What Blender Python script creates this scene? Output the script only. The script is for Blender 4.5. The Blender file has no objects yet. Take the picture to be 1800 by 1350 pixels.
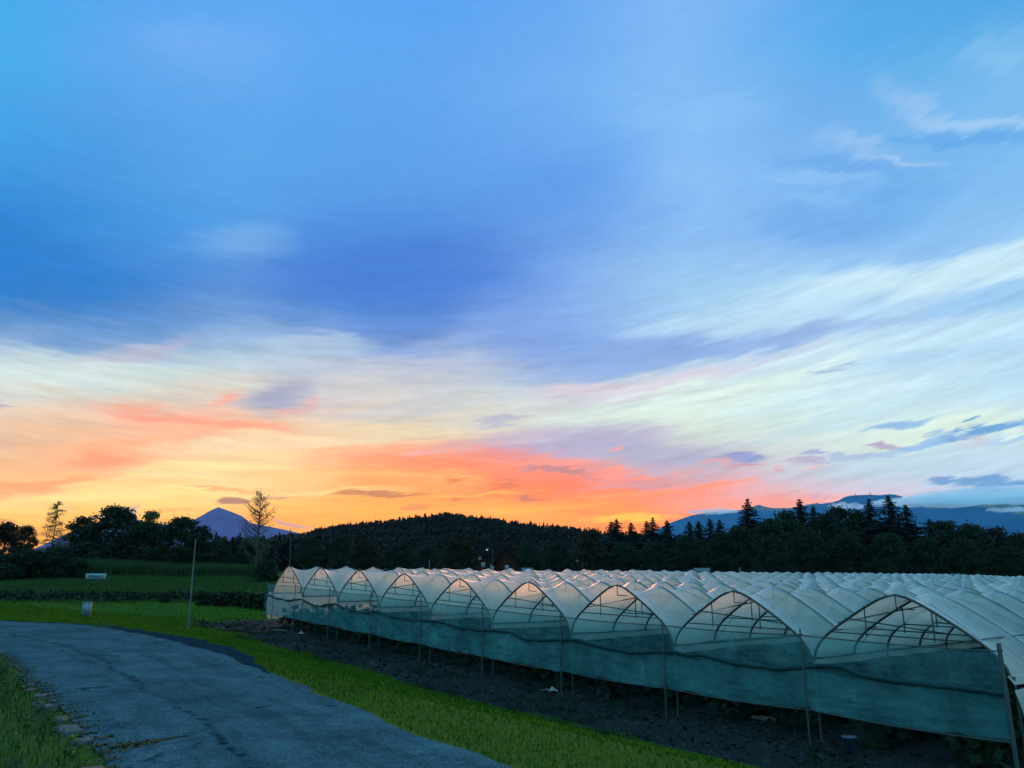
import bpy, math, random
import numpy as np
from mathutils import Vector, Matrix
random.seed(7); rng = np.random.default_rng(7)
R = math.radians
scn = bpy.context.scene
COL = scn.collection
EYE = 1.65

# ------------------------------------------------------------------ camera
FPX, CX, CY, HZ = 1350.0, 900.0, 675.0, 1020.0
PITCH = math.atan((HZ-CY)/FPX); CP, SP = math.cos(PITCH), math.sin(PITCH)
cam = bpy.data.cameras.new("camera"); camo = bpy.data.objects.new("camera", cam); COL.objects.link(camo)
cam.sensor_width = 36; cam.lens = 36*FPX/1800; cam.clip_start = .05; cam.clip_end = 40000
camo.location = (0, 0, EYE); camo.rotation_euler = (R(90)+PITCH, 0, 0)
scn.camera = camo

def ray(x, y):
    xn = (x-CX)/FPX; yn = (CY-y)/FPX
    return xn, CP-yn*SP, SP+yn*CP
def at(x, y, Y):                      # photo direction + real distance -> world point
    a, b, c = ray(x, y); return Vector((a/b*Y, Y, EYE+c/b*Y))
def azel(x, y):
    a, b, c = ray(x, y); return math.degrees(math.atan2(a, b)), math.degrees(math.atan2(c, math.hypot(a, b)))
def px_of(az, el):
    X = math.sin(R(az))*math.cos(R(el)); Y = math.cos(R(az))*math.cos(R(el)); Z = math.sin(R(el))
    f = Y*CP+Z*SP; u = -Y*SP+Z*CP
    if f < .05: f = .05
    return CX+FPX*X/f, CY-FPX*u/f

# ------------------------------------------------------------------ render settings
scn.view_settings.view_transform = 'Standard'; scn.view_settings.look = 'None'
scn.view_settings.exposure = 0; scn.view_settings.gamma = 1
scn.render.engine = 'CYCLES'
scn.cycles.max_bounces = 10; scn.cycles.transparent_max_bounces = 40
scn.cycles.transmission_bounces = 8; scn.cycles.volume_bounces = 3; scn.cycles.diffuse_bounces = 3
scn.cycles.use_denoising = True
scn.cycles.caustics_reflective = False; scn.cycles.caustics_refractive = False

# ------------------------------------------------------------------ sky
HAZE = 0.000022; HBOX = 7600.; HTOP = 790.
HCOL = np.array([.15,.31,.62])       # light the air itself sends on: the sky behind it is set that much stronger
SK = 2.4; REDK = 1.15      # the photograph clips the red of the glow: its real light is stronger
def clear(c, el):
    T = math.exp(-HAZE*min(HBOX, HTOP/max(.02, math.sin(R(max(el, .5))))))
    c = np.array(c, float); q = float(np.clip((c[0]-.8)/.2, 0, 1)*np.clip((.35-c[2])/.2, 0, 1)); c[0] *= 1+(REDK-1)*q
    return tuple(np.clip((c-HCOL*(1-T))/T, 0, SK)/SK)
def lin(c):
    return tuple(((v/255)/12.92 if v/255 <= .04045 else ((v/255+.055)/1.055)**2.4) for v in c)
GX = [0, 200, 400, 500, 600, 800, 1000, 1200, 1400, 1600, 1800]
GRID = {
 0:  [(68,170,232),(88,165,238),(95,168,240),(95,168,240),(92,165,242),(90,163,242),(105,170,240),(130,183,245),(100,172,238),(75,165,228),(80,165,228)],
 100:[(68,172,236),(98,170,236),(112,172,242),(104,172,242),(92,170,240),(100,165,238),(112,172,240),(132,186,245),(105,178,238),(78,170,232),(130,190,238)],
 200:[(70,166,230),(86,160,232),(96,168,236),(92,165,236),(90,162,236),(100,165,238),(120,178,242),(128,188,245),(112,172,235),(125,185,238),(125,188,240)],
 300:[(62,150,222),(76,152,224),(90,165,232),(90,162,232),(90,160,232),(98,160,234),(98,160,236),(138,190,245),(128,186,242),(112,175,235),(128,188,240)],
 400:[(48,130,212),(66,148,222),(86,158,228),(86,150,226),(82,146,225),(80,140,220),(108,160,232),(138,188,243),(125,178,238),(118,178,238),(155,205,245)],
 450:[(46,128,208),(60,140,218),(90,150,222),(80,136,220),(70,128,216),(80,136,220),(113,160,228),(138,188,240),(145,193,240),(150,198,242),(165,210,245)],
 500:[(40,124,204),(62,130,208),(88,142,216),(80,132,216),(72,128,216),(86,138,220),(120,165,232),(156,202,240),(175,215,244),(175,215,246),(150,198,240)],
 550:[(62,132,204),(72,132,205),(110,155,212),(90,142,212),(76,135,212),(106,148,224),(135,175,235),(170,210,242),(185,220,245),(180,215,245),(172,214,244)],
 600:[(170,195,222),(140,172,215),(165,195,225),(160,188,222),(150,180,222),(138,170,224),(132,168,227),(150,185,235),(180,213,240),(195,225,245),(185,222,245)],
 650:[(208,226,226),(208,224,222),(205,218,215),(195,205,218),(205,208,214),(180,190,216),(152,180,226),(195,220,235),(205,230,242),(197,226,242),(180,217,240)],
 700:[(218,212,202),(226,212,194),(232,205,190),(205,195,200),(215,208,202),(200,205,210),(208,222,220),(218,238,230),(205,232,240),(200,229,240),(192,224,240)],
 750:[(236,205,172),(245,190,155),(248,188,155),(246,205,168),(245,215,172),(228,216,190),(207,216,214),(215,230,215),(212,232,225),(216,238,226),(214,234,225)],
 800:[(246,190,142),(252,190,140),(255,222,168),(255,220,165),(255,192,142),(244,165,138),(205,170,185),(198,198,212),(207,212,216),(200,222,230),(185,213,232)],
 840:[(250,185,126),(255,218,150),(255,228,165),(255,217,152),(255,168,95),(255,128,88),(245,128,118),(214,165,178),(202,206,220),(192,215,235),(185,212,236)],
 870:[(255,226,150),(255,230,150),(255,224,146),(255,208,125),(255,184,100),(255,150,50),(255,128,40),(246,146,132),(222,190,206),(206,204,222),(190,205,228)],
 900:[(255,205,105),(255,208,108),(255,196,104),(255,188,92),(255,178,82),(255,178,62),(255,160,40),(255,140,95),(246,168,165),(225,185,200),(190,195,220)],
 935:[(255,185,75),(255,192,82),(255,176,88),(255,174,76),(255,172,70),(255,160,34),(255,150,15),(252,128,80),(242,165,165),(215,180,200),(180,190,218)],
 1010:[(255,165,60),(255,170,65),(255,160,60),(255,160,60),(255,155,50),(255,150,28),(255,140,10),(250,120,70),(235,155,155),(205,175,195),(170,185,215)]}
GY = sorted(GRID)
GA = np.array([[lin(c) for c in GRID[y]] for y in GY])
def gridcol(x, y):
    x = min(max(x, 0), 1800); y = min(max(y, 0), 1010)
    i = max(0, min(len(GX)-2, int(np.searchsorted(GX, x, 'right'))-1)); j = max(0, min(len(GY)-2, int(np.searchsorted(GY, y, 'right'))-1))
    a = (x-GX[i])/(GX[i+1]-GX[i]); b = (y-GY[j])/(GY[j+1]-GY[j])
    return (GA[j, i]*(1-a)+GA[j, i+1]*a)*(1-b)+(GA[j+1, i]*(1-a)+GA[j+1, i+1]*a)*b

world = bpy.data.worlds.new("World"); scn.world = world; world.use_nodes = True
W = world.node_tree; W.nodes.clear()
class NT:
    def __init__(s, t): s.t = t
    def n(s, ty, **k):
        o = s.t.nodes.new(ty)
        for a, v in k.items(): setattr(o, a, v)
        return o
    def put(s, sock, v):
        if hasattr(v, 'is_linked') or isinstance(v, bpy.types.NodeSocket): s.t.links.new(v, sock)
        elif v is not None: sock.default_value = v
    def math(s, op, a, b=None, c=None, clamp=False):
        o = s.n('ShaderNodeMath', operation=op, use_clamp=clamp)
        s.put(o.inputs[0], a); s.put(o.inputs[1], b); s.put(o.inputs[2], c); return o.outputs[0]
    def mixc(s, f, a, b, mode='MIX'):
        o = s.n('ShaderNodeMix', data_type='RGBA', blend_type=mode)
        s.put(o.inputs[0], f)
        for k, v in ((6, a), (7, b)):
            if isinstance(v, tuple) and len(v) == 3: v = v+(1,)
            s.put(o.inputs[k], v)
        return o.outputs[2]
    def rng(s, v, a, b, c=0., d=1., smooth=True):
        o = s.n('ShaderNodeMapRange', interpolation_type='SMOOTHSTEP' if smooth else 'LINEAR')
        s.put(o.inputs[0], v)
        for i, q in enumerate((a, b, c, d)): s.put(o.inputs[i+1], q)
        return o.outputs[0]
    def vec(s, x, y, z=0.):
        o = s.n('ShaderNodeCombineXYZ'); s.put(o.inputs[0], x); s.put(o.inputs[1], y); s.put(o.inputs[2], z); return o.outputs[0]
    def mapping(s, v, loc=(0,0,0), rot=(0,0,0), sc=(1,1,1), ty='POINT'):
        o = s.n('ShaderNodeMapping', vector_type=ty); s.put(o.inputs[0], v); o.inputs[1].default_value = loc; o.inputs[2].default_value = rot; o.inputs[3].default_value = sc
        return o.outputs[0]
    def streaky(s, v, ang, sc, loc=(0,0,0)):
        return s.mapping(s.mapping(v, rot=(0,0,R(-ang)), loc=loc), sc=sc)
    def noise(s, v, scale=1., detail=4., rough=.55, dist=0., color=False):
        o = s.n('ShaderNodeTexNoise', noise_dimensions='3D'); s.put(o.inputs['Vector'], v); o.inputs['Scale'].default_value = scale
        o.inputs['Detail'].default_value = detail; o.inputs['Roughness'].default_value = rough; o.inputs['Distortion'].default_value = dist
        return o.outputs['Color' if color else 'Fac']
g = NT(W)
tc = g.n('ShaderNodeTexCoord'); sep = g.n('ShaderNodeSeparateXYZ'); W.links.new(tc.outputs['Generated'], sep.inputs[0])
AZ = g.math('MULTIPLY', g.math('ARCTAN2', sep.outputs[0], sep.outputs[1]), 180/math.pi)
EL = g.math('MULTIPLY', g.math('ARCSINE', sep.outputs[2]), 180/math.pi)
p0 = g.vec(AZ, EL)
# cloud streaks lie along lines that rise to the right (photo: roughly 10 degrees) and are stretched
warpn = g.n('ShaderNodeSeparateXYZ'); W.links.new(g.noise(g.streaky(p0, 8, (.07,.26,1)), 1., 5., .6, color=True), warpn.inputs[0])
amp = g.rng(EL, 0., 12., .35, 1.)
AZW = g.math('ADD', AZ, g.math('MULTIPLY', g.math('SUBTRACT', warpn.outputs[0], .5), 10.))
ELW = g.math('ADD', EL, g.math('MULTIPLY', g.math('MULTIPLY', g.math('SUBTRACT', warpn.outputs[1], .5), 3.2), amp))
# streak direction fans: nearly level on the left, rising on the right
fan = g.math('MULTIPLY', g.math('MULTIPLY_ADD', AZ, .00233, .12), AZ)
PR = g.vec(AZ, g.math('SUBTRACT', EL, fan))
fine = g.n('ShaderNodeSeparateXYZ'); W.links.new(g.noise(g.streaky(PR, 0, (.2,1.4,1)), 1., 6., .62, color=True), fine.inputs[0])
ELF = g.math('ADD', ELW, g.math('MULTIPLY', g.math('MULTIPLY', g.math('SUBTRACT', fine.outputs[0], .5), 2.0), amp))
AZF = g.math('ADD', AZW, g.math('MULTIPLY', g.math('SUBTRACT', fine.outputs[1], .5), 1.8))
PW = g.vec(AZF, ELF)
AZS = [-42,-36,-31,-26,-21,-16,-11,-6,-1,4,9,14,19,24,29,34,40]
ELS = [-2,1,2,3,4,5,6,7,8,9.5,11,12.5,14,15.5,17,18.5,20,22,24,26.5,29,32,35,38,41]
TOPEL = 48.
def ramp(az):
    r = g.n('ShaderNodeValToRGB'); cr = r.color_ramp; cr.interpolation = 'LINEAR'
    st = [((e+2)/50., clear(gridcol(*px_of(az, max(e, .4))), e)) for e in ELS]
    while len(cr.elements) < len(st): cr.elements.new(1.)
    for e_, (p, c) in zip(cr.elements, st): e_.position = p
    for e_, (p, c) in zip(cr.elements, st): e_.color = c+(1,)
    W.links.new(elf, r.inputs[0]); return r.outputs[0]
elf = g.math('DIVIDE', g.math('ADD', ELF, 2.), 50.)
sky = ramp(AZS[0])
for a, b in zip(AZS[:-1], AZS[1:]):
    sky = g.mixc(g.rng(AZF, float(a), float(b), smooth=False), sky, ramp(b))
streak = g.noise(g.streaky(PR, 0, (.10,.95,1)), 1., 7., .6)
streak2 = g.noise(g.streaky(PR, -4, (.24,2.2,1), (3,7,0)), 1., 6., .62)
lumps = g.noise(g.streaky(p0, 3, (.55,1.7,1), (11,2,0)), 1., 6., .6)
# F: x y rx ry rot colour strength edge texture  (angular sizes follow the photograph; colours are display values)
FEAT = [
 # big soft masses
 (420,425,110,45,0,(128,180,232),.55,.9,None), (730,478,230,75,6,(68,122,212),.55,.8,None), (60,480,260,90,0,(44,124,206),.45,.8,None),
 (700,570,120,70,0,(72,128,210),.55,.7,None), (120,575,260,45,2,(78,138,204),.5,.7,None), (380,80,130,55,0,(118,174,244),.5,.9,None),
 (1220,200,130,40,5,(140,196,246),.45,.8,None), (1000,330,150,150,0,(92,154,232),.35,.9,None), (1430,390,150,40,-3,(112,170,235),.55,.8,None),
 # wisps on the upper right
 (1590,165,80,40,-24,(146,192,240),.6,1.,None), (1670,196,130,24,-13,(164,204,243),.6,1.,None), (1745,213,120,13,-4,(172,208,244),.6,1.,None), (1515,258,120,28,-8,(152,194,241),.5,1.,None), (1585,274,80,7,-6,(174,206,243),.6,1.,None),
 (1500,243,60,22,-12,(156,196,242),.5,.8,None),(1440,312,120,18,-1,(142,194,244),.7,.6,None), (1425,352,90,12,0,(138,192,243),.5,.7,None),
 (1775,90,80,60,40,(142,198,240),.6,1.,'s'), (1690,240,130,16,-3,(96,166,232),.7,.7,None), (1470,285,130,14,-2,(108,168,234),.6,.7,None), (1600,325,120,18,0,(108,170,236),.4,.8,None),
 # bright cirrus bands rising to the right
 (1640,480,330,34,11,(205,234,246),.85,.7,'s'), (1320,555,230,40,9,(188,222,244),.75,.8,'s'), (1700,590,260,30,12,(198,230,246),.7,.7,'s'),
 (1690,535,180,20,10,(150,196,240),.65,.7,'s'), (1330,600,240,20,8,(140,172,228),.75,.7,None), (1090,640,190,34,12,(134,168,226),.75,.7,None),
 (960,610,160,50,0,(118,158,226),.5,.8,None), (1190,668,280,16,12,(226,204,222),.55,.8,None), (1010,690,90,12,6,(222,196,214),.6,.8,None),
 (1230,700,330,36,13,(222,242,232),.8,.8,'s'), (1080,745,160,20,9,(214,228,218),.6,.8,'s'), (1500,680,260,40,12,(208,234,242),.4,.9,'s'), (1640,630,170,24,9,(168,208,242),.55,.8,'s'),
 (1480,735,250,16,15,(190,222,236),.5,.8,'s'), (1650,760,240,22,10,(226,244,226),.6,.8,None),
 (1470,647,42,6,5,(166,186,224),.7,.7,None), (1512,635,30,4,5,(164,190,228),.6,.8,None),
 # left half : pale band, salmon clouds
 (130,655,230,40,0,(212,230,228),.7,.8,None), (560,605,120,20,-3,(176,200,224),.6,.8,'s'), (230,612,120,14,14,(196,186,208),.6,.8,None),
 (490,692,75,32,4,(160,166,196),.85,.8,None), (530,712,60,8,16,(232,172,168),.7,.8,None), (400,698,30,20,0,(248,168,150),.75,.9,None),
 (330,735,190,28,-7,(253,170,140),.7,1.,None), (440,747,100,16,-3,(254,156,124),.65,1.,'s'), (300,726,120,14,-9,(252,158,128),.5,1.,'s'), (250,715,90,14,-2,(247,170,145),.5,.8,'s'),
 (215,792,180,32,11,(253,168,128),.7,1.,None), (168,800,60,24,16,(252,150,114),.55,1.,'s'), (90,840,130,10,8,(250,166,112),.75,.8,None), (20,855,90,22,4,(252,172,118),.7,.8,'l'),
 (10,716,50,6,-4,(176,170,192),.75,.8,None), (15,700,40,3,-6,(190,188,200),.5,.8,None),(20,778,40,8,0,(222,184,165),.5,.8,None), (20,760,70,20,0,(248,196,160),.4,.9,'s'),
 (470,778,220,18,2,(255,228,186),.7,.8,None), (330,825,200,20,2,(255,232,164),.6,.8,None), (280,845,120,12,-2,(250,205,132),.5,.8,'s'), (200,868,260,12,3,(255,232,150),.5,.8,None),
 (400,859,70,3.5,-1,(255,175,120),.8,.7,None), (411,876,34,7,0,(188,132,112),.95,.5,None), (490,870,42,4.5,-1,(206,146,114),.85,.6,None), (300,893,70,4,2,(244,180,100),.6,.8,None), (12,908,22,4,-4,(220,150,90),.7,.8,None),
 (250,897,20,3,0,(235,170,100),.6,.8,None),
 # middle : red band and grey-lilac cloud
 (760,806,260,30,-4,(255,150,116),.6,1.,None), (800,822,200,12,-5,(255,136,98),.45,1.,'s'), (690,838,210,8,-3,(255,205,142),.6,1.,'s'), (560,862,170,8,1,(255,230,160),.6,1.,'s'), (845,868,170,7,0,(255,198,96),.6,1.,'s'), (880,795,140,24,-4,(238,144,142),.75,.8,None), (1010,772,200,32,2,(178,172,206),.9,.7,None), (860,775,150,18,8,(206,188,198),.6,.8,'s'), (1140,800,140,30,-6,(172,176,208),.8,.7,None),
 (880,733,70,6,3,(182,186,208),.75,.7,None), (700,720,140,16,5,(192,198,212),.5,.8,'s'), (690,755,160,14,6,(238,220,186),.5,.8,'s'), (620,700,110,12,10,(208,202,208),.4,.8,'s'),
 (700,845,220,20,-2,(255,178,112),.6,.8,None), (545,845,80,34,0,(255,222,150),.35,1.,None),
 (960,827,60,5,-4,(190,132,142),.85,.6,None), (1030,835,30,4,0,(215,140,140),.7,.6,'l'), (1065,828,50,9,2,(250,150,132),.7,.8,'l'), (1110,835,50,8,-4,(248,146,132),.7,.8,'l'), (1075,787,14,5,0,(236,168,168),.8,.6,None), (985,810,60,9,-4,(245,150,140),.6,.8,'l'),
 (670,866,80,4.5,1,(212,136,92),.95,.5,None), (625,869,50,4,1,(214,140,96),.8,.6,None), (805,849,20,2.5,0,(214,126,86),.8,.6,None), (905,853,32,4,6,(214,118,92),.75,.6,'l'), (905,846,24,2.5,0,(200,120,110),.7,.7,None),
 (715,891,34,4.5,5,(224,140,92),.85,.6,None), (810,872,34,3.5,0,(216,126,70),.8,.6,'l'), (765,874,16,2.5,0,(222,132,76),.7,.6,None), (950,871,40,3.5,-1,(206,122,102),.9,.5,None), (880,874,26,3,3,(218,124,70),.65,.6,'l'),
 (900,894,70,10,-2,(255,206,44),.8,.8,None), (985,895,60,5,-1,(255,196,40),.6,.8,None), (920,892,190,20,-2,(255,172,24),.85,1.,None), (1060,905,150,14,0,(255,160,10),.7,.9,None), (1110,912,110,8,2,(255,206,40),.8,.8,'l'), (1150,914,40,5,0,(255,196,30),.7,.9,None),
 (1030,900,60,5,-4,(250,134,90),.6,.8,None), (1120,872,200,14,3,(255,146,106),.5,1.,'s'), (1130,868,120,5,8,(255,158,112),.85,.7,'l'), (1230,857,90,5,5,(255,154,122),.85,.7,'l'), (1060,874,80,4,0,(255,160,108),.7,.8,'l'), (1340,859,40,2.5,0,(240,180,180),.6,.8,None),
 (1330,890,240,22,0,(252,158,140),.6,.9,None), (1100,855,110,10,4,(196,160,180),.5,.9,None),
 # right horizon : small lilac clouds and the blue stratus
 (1275,808,60,9,4,(146,160,208),.95,.55,None), (1225,815,40,6,4,(238,172,170),.7,.8,None), (1285,821,38,4.5,3,(214,156,172),.85,.6,None), (1358,829,14,4,0,(226,162,170),.7,.7,None), (1255,782,90,8,4,(190,194,214),.5,.9,'s'),
 (1420,797,36,5.5,6,(158,170,208),.9,.6,None), (1400,812,42,8,2,(184,164,190),.85,.7,'l'), (1440,813,32,5,0,(186,170,198),.85,.6,None), (1430,821,40,4,0,(240,186,182),.7,.7,None), (1500,799,70,8,3,(166,188,226),.85,.6,'l'),
 (1550,777,32,5,0,(184,170,202),.9,.6,None), (1585,782,30,3,-8,(214,190,204),.6,.7,None), (1610,739,65,8,3,(142,184,228),.9,.6,None), (1630,775,90,11,12,(148,190,232),.9,.6,'l'), (1700,773,40,8,-8,(204,200,218),.8,.8,None), (1760,755,110,10,11,(108,166,218),.95,.6,'l'),
 (1770,775,90,6,10,(168,204,236),.8,.7,None), (1700,785,50,3,0,(218,202,212),.6,.8,None), (1790,767,40,4,12,(226,242,238),.7,.7,None), (1600,810,260,26,4,(192,220,238),.6,.9,None),
 (1720,846,140,11,1,(104,158,210),.9,.7,'l'), (1640,843,50,5,0,(120,160,208),.8,.6,'l'), (1790,842,70,8,0,(100,156,210),.7,.9,None),
 (1760,864,130,5,2,(215,196,216),.6,.8,None), (1800,870,130,14,3,(120,166,214),.9,.6,'l'), (1680,888,150,14,0,(150,180,216),.7,.7,'l'),
 (1420,878,16,9,-30,(190,178,204),.6,.8,'l'), (1452,882,10,8,0,(190,170,200),.5,.8,'l'),
 # little cumuli behind the trees on the left
 (190,902,26,12,30,(178,158,176),.9,.7,'l'), (150,912,20,8,0,(188,160,160),.85,.7,'l'), (490,926,40,6,-18,(206,164,170),.85,.7,'l'),
]
for (x, y, rx, ry, rot, c, k, edge, tex) in FEAT:
    a0, e0 = azel(x, y); a1, e1 = azel(x+5, y); a2, e2 = azel(x, y-5)
    # local frame: direction of +x in (az,el) and angular scale
    sx = math.hypot(a1-a0, e1-e0)/5; sy = math.hypot(a2-a0, e2-e0)/5; base = math.atan2(e1-e0, a1-a0)
    w = PW if ry > 14 else PW2 if False else PW
    m = g.mapping(g.vec(AZF, ELF) if False else PW, loc=(a0, e0, 0), rot=(0, 0, base+R(rot)), sc=(rx*sx*1.25, ry*sy*1.25, 1), ty='TEXTURE')
    gr = g.n('ShaderNodeTexGradient', gradient_type='SPHERICAL'); W.links.new(m, gr.inputs[0])
    f = gr.outputs['Fac']
    if tex: f = g.math('ADD', f, g.math('MULTIPLY', g.math('SUBTRACT', {'s': streak, 'l': lumps}[tex], .5), 1.5 if tex == 's' else 1.3))
    if tex:
        f = g.math('MULTIPLY', g.rng(f, 0.05, edge), g.rng(gr.outputs['Fac'], 0., .25, 0., k))
    else: f = g.rng(f, 0., edge, 0., k)
    sky = g.mixc(f, sky, clear(lin(c), e0))
# fine brightness streaks
br = g.math('ADD', g.math('MULTIPLY', g.math('SUBTRACT', streak, .5), .4), g.math('MULTIPLY', g.math('SUBTRACT', streak2, .5), .4))
br = g.math('MULTIPLY', br, g.rng(EL, 30., 14., .12, 1.))
curd = g.noise(g.streaky(PR, 0, (.9,3.6,1), (5,1,0)), 1., 8., .68)
br = g.math('ADD', br, g.math('MULTIPLY', g.math('SUBTRACT', curd, .5), .17))
sky = g.mixc(1., sky, g.mixc(g.math('ADD', br, .5, clamp=True), (.5,.5,.5), (1.5,1.5,1.5)), 'MULTIPLY')
# unseen sky above and behind: brightened and tinted cyan as added fill light
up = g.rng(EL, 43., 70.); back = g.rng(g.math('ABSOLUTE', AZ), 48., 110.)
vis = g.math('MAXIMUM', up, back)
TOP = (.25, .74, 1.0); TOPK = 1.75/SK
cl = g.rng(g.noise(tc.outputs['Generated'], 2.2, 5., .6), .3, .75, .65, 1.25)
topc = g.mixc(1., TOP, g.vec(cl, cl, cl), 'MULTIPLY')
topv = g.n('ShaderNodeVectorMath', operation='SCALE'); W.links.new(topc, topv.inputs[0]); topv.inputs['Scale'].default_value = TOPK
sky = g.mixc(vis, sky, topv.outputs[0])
# clear-air base from the Sky Texture
nish = g.n('ShaderNodeTexSky', sky_type='NISHITA'); nish.sun_disc = False; nish.sun_elevation = R(4.5); nish.sun_rotation = R(0); nish.altitude = 500
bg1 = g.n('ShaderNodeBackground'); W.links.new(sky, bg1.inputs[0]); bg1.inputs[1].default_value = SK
bg2 = g.n('ShaderNodeBackground'); W.links.new(nish.outputs[0], bg2.inputs[0]); bg2.inputs[1].default_value = .003
ad = g.n('ShaderNodeAddShader'); W.links.new(bg1.outputs[0], ad.inputs[0]); W.links.new(bg2.outputs[0], ad.inputs[1])
wo = g.n('ShaderNodeOutputWorld'); W.links.new(ad.outputs[0], wo.inputs[0])
world.cycles.sampling_method = 'MANUAL'; world.cycles.sample_map_resolution = 512

sun = bpy.data.lights.new("sun", 'SUN'); sun.energy = 1.6; sun.angle = R(18.); sun.color = (1., .36, .10)
suno = bpy.data.objects.new("sun", sun); COL.objects.link(suno)
SUN_AZ, SUN_EL = R(0), R(5.)
_d = Vector((math.sin(SUN_AZ)*math.cos(SUN_EL), math.cos(SUN_AZ)*math.cos(SUN_EL), math.sin(SUN_EL)))
suno.rotation_euler = _d.to_track_quat('Z', 'Y').to_euler(); suno.location = (20, 120, 60)

# ------------------------------------------------------------------ helpers
def tag(o, label=None, cat=None, group=None, kind=None):
    if label: o['label'] = label
    if cat: o['category'] = cat
    if group: o['group'] = group
    if kind: o['kind'] = kind
    return o
def link(o, parent=None):
    COL.objects.link(o)
    if parent: o.parent = parent
    return o
def empty(name, loc=(0,0,0), rz=0., sc=(1,1,1)):
    o = bpy.data.objects.new(name, None); o.location = loc; o.rotation_euler = (0,0,rz); o.scale = sc; o.empty_display_size = .2
    return link(o)
class MB:
    """collects polygons; build() links them as ONE mesh object"""
    def __init__(s): s.V = []; s.F = []; s.n = 0
    def add(s, V, F):
        V = np.asarray(V, float).reshape(-1, 3); s.V.append(V); off = s.n; s.n += len(V)
        if len(F): 
            F = np.asarray(F, int)+off; s.F.append(F)
    def box(s, c, sz, rot=None):
        h = np.array(sz)/2; P = np.array([[x, y, z] for x in (-1, 1) for y in (-1, 1) for z in (-1, 1)])*h
        if rot is not None: P = P@np.array(rot).T
        s.add(P+np.array(c), [[0,1,3,2],[4,6,7,5],[0,4,5,1],[2,3,7,6],[0,2,6,4],[1,5,7,3]])
    def tube(s, pts, r, sides=6, cap=True):
        pts = np.asarray(pts, float); n = len(pts); r = np.broadcast_to(np.asarray(r, float), (n,))
        T = np.gradient(pts, axis=0); T /= np.linalg.norm(T, axis=1)[:, None]+1e-9
        ref = np.array([0,0,1.]) if abs(T[0][2]) < .9 else np.array([1.,0,0])
        A = np.cross(T, ref); bad = np.linalg.norm(A, axis=1) < 1e-3; A[bad] = np.cross(T[bad], [0,1.,.3]); A /= np.linalg.norm(A, axis=1)[:, None]
        B = np.cross(T, A); a = np.arange(sides)*2*np.pi/sides
        P = pts[:,None]+(A[:,None]*np.cos(a)[None,:,None]+B[:,None]*np.sin(a)[None,:,None])*r[:,None,None]
        i = np.arange(n-1)[:,None]*sides; j = np.arange(sides); k = (j+1) % sides
        F = np.stack([i+j, i+k, i+sides+k, i+sides+j], -1).reshape(-1, 4)
        s.add(P.reshape(-1, 3), F)
        if cap and sides in (4,):
            m = (n-1)*sides; s.add(P[0], [[3,2,1,0]]); s.add(P[-1], [[0,1,2,3]])
        elif cap:
            for q, rev in ((P[0], 1), (P[-1], 0)):
                c = q.mean(0); V = np.vstack([q, c]); fs = [[a_, (a_+1) % sides, sides, sides] for a_ in range(sides)]
                s.add(V, np.array([[f[0], f[1], f[2]] for f in fs]))
    def grid(s, P):                     # P [n,m,3]
        n, m = P.shape[:2]; i = np.arange(n-1)[:,None]*m+np.arange(m-1)[None]
        s.add(P.reshape(-1,3), np.stack([i, i+1, i+m+1, i+m], -1).reshape(-1,4))
    def quads(s, C, U, Vv):             # leaf cards: centre, half axes
        P = np.stack([C-U-Vv, C+U-Vv, C+U+Vv, C-U+Vv], 1); n = len(C)
        s.add(P.reshape(-1,3), np.arange(n*4).reshape(n,4))
    def mesh(s, name, smooth=False):
        V = np.vstack(s.V); tri = [f for f in s.F if f.shape[1] == 3]; qd = [f for f in s.F if f.shape[1] == 4]
        me = bpy.data.meshes.new(name); me.vertices.add(len(V)); me.vertices.foreach_set('co', V.ravel())
        loops = []; tot = []
        for f in tri: loops.append(f.ravel()); tot += [3]*len(f)
        for f in qd: loops.append(f.ravel()); tot += [4]*len(f)
        loops = np.concatenate(loops); tot = np.array(tot); st = np.concatenate([[0], np.cumsum(tot)[:-1]])
        me.loops.add(len(loops)); me.loops.foreach_set('vertex_index', loops)
        me.polygons.add(len(tot)); me.polygons.foreach_set('loop_start', st); me.polygons.foreach_set('loop_total', tot)
        if smooth: me.polygons.foreach_set('use_smooth', np.ones(len(tot), bool))
        me.update(calc_edges=True); me.validate(); return me
    def build(s, name, mat, parent=None, smooth=False):
        me = s.mesh(name, smooth)
        if mat: me.materials.append(mat)
        return link(bpy.data.objects.new(name, me), parent)
def inst(src, parent=None, name=None):
    o = src.copy(); COL.objects.link(o)
    if parent: o.parent = parent
    return o
def copy_tree(o, parent=None):
    c = o.copy(); COL.objects.link(c); c.parent = parent
    for ch in [x for x in o.children]: copy_tree(ch, c)
    return c

# ------------------------------------------------------------------ materials
def material(name):
    m = bpy.data.materials.new(name); m.use_nodes = True; m.node_tree.nodes.clear(); return m, NT(m.node_tree)
def out(h, sh, disp=None):
    o = h.n('ShaderNodeOutputMaterial'); h.t.links.new(sh, o.inputs[0])
def pbsdf(h, col, rough=.8, spec=.3, metal=0., normal=None):
    b = h.n('ShaderNodeBsdfPrincipled'); h.put(b.inputs['Base Color'], col if not (isinstance(col, tuple) and len(col) == 3) else col+(1,)); h.put(b.inputs['Roughness'], rough)
    b.inputs['Specular IOR Level'].default_value = spec; b.inputs['Metallic'].default_value = metal
    if normal is not None: h.t.links.new(normal, b.inputs['Normal'])
    return b.outputs[0]
def bump(h, v, s=.5, d=.02):
    b = h.n('ShaderNodeBump'); h.put(b.inputs['Height'], v); b.inputs['Strength'].default_value = s; b.inputs['Distance'].default_value = d; return b.outputs[0]
def mixs(h, f, a, b):
    o = h.n('ShaderNodeMixShader'); h.put(o.inputs[0], f); h.t.links.new(a, o.inputs[1]); h.t.links.new(b, o.inputs[2]); return o.outputs[0]
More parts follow.
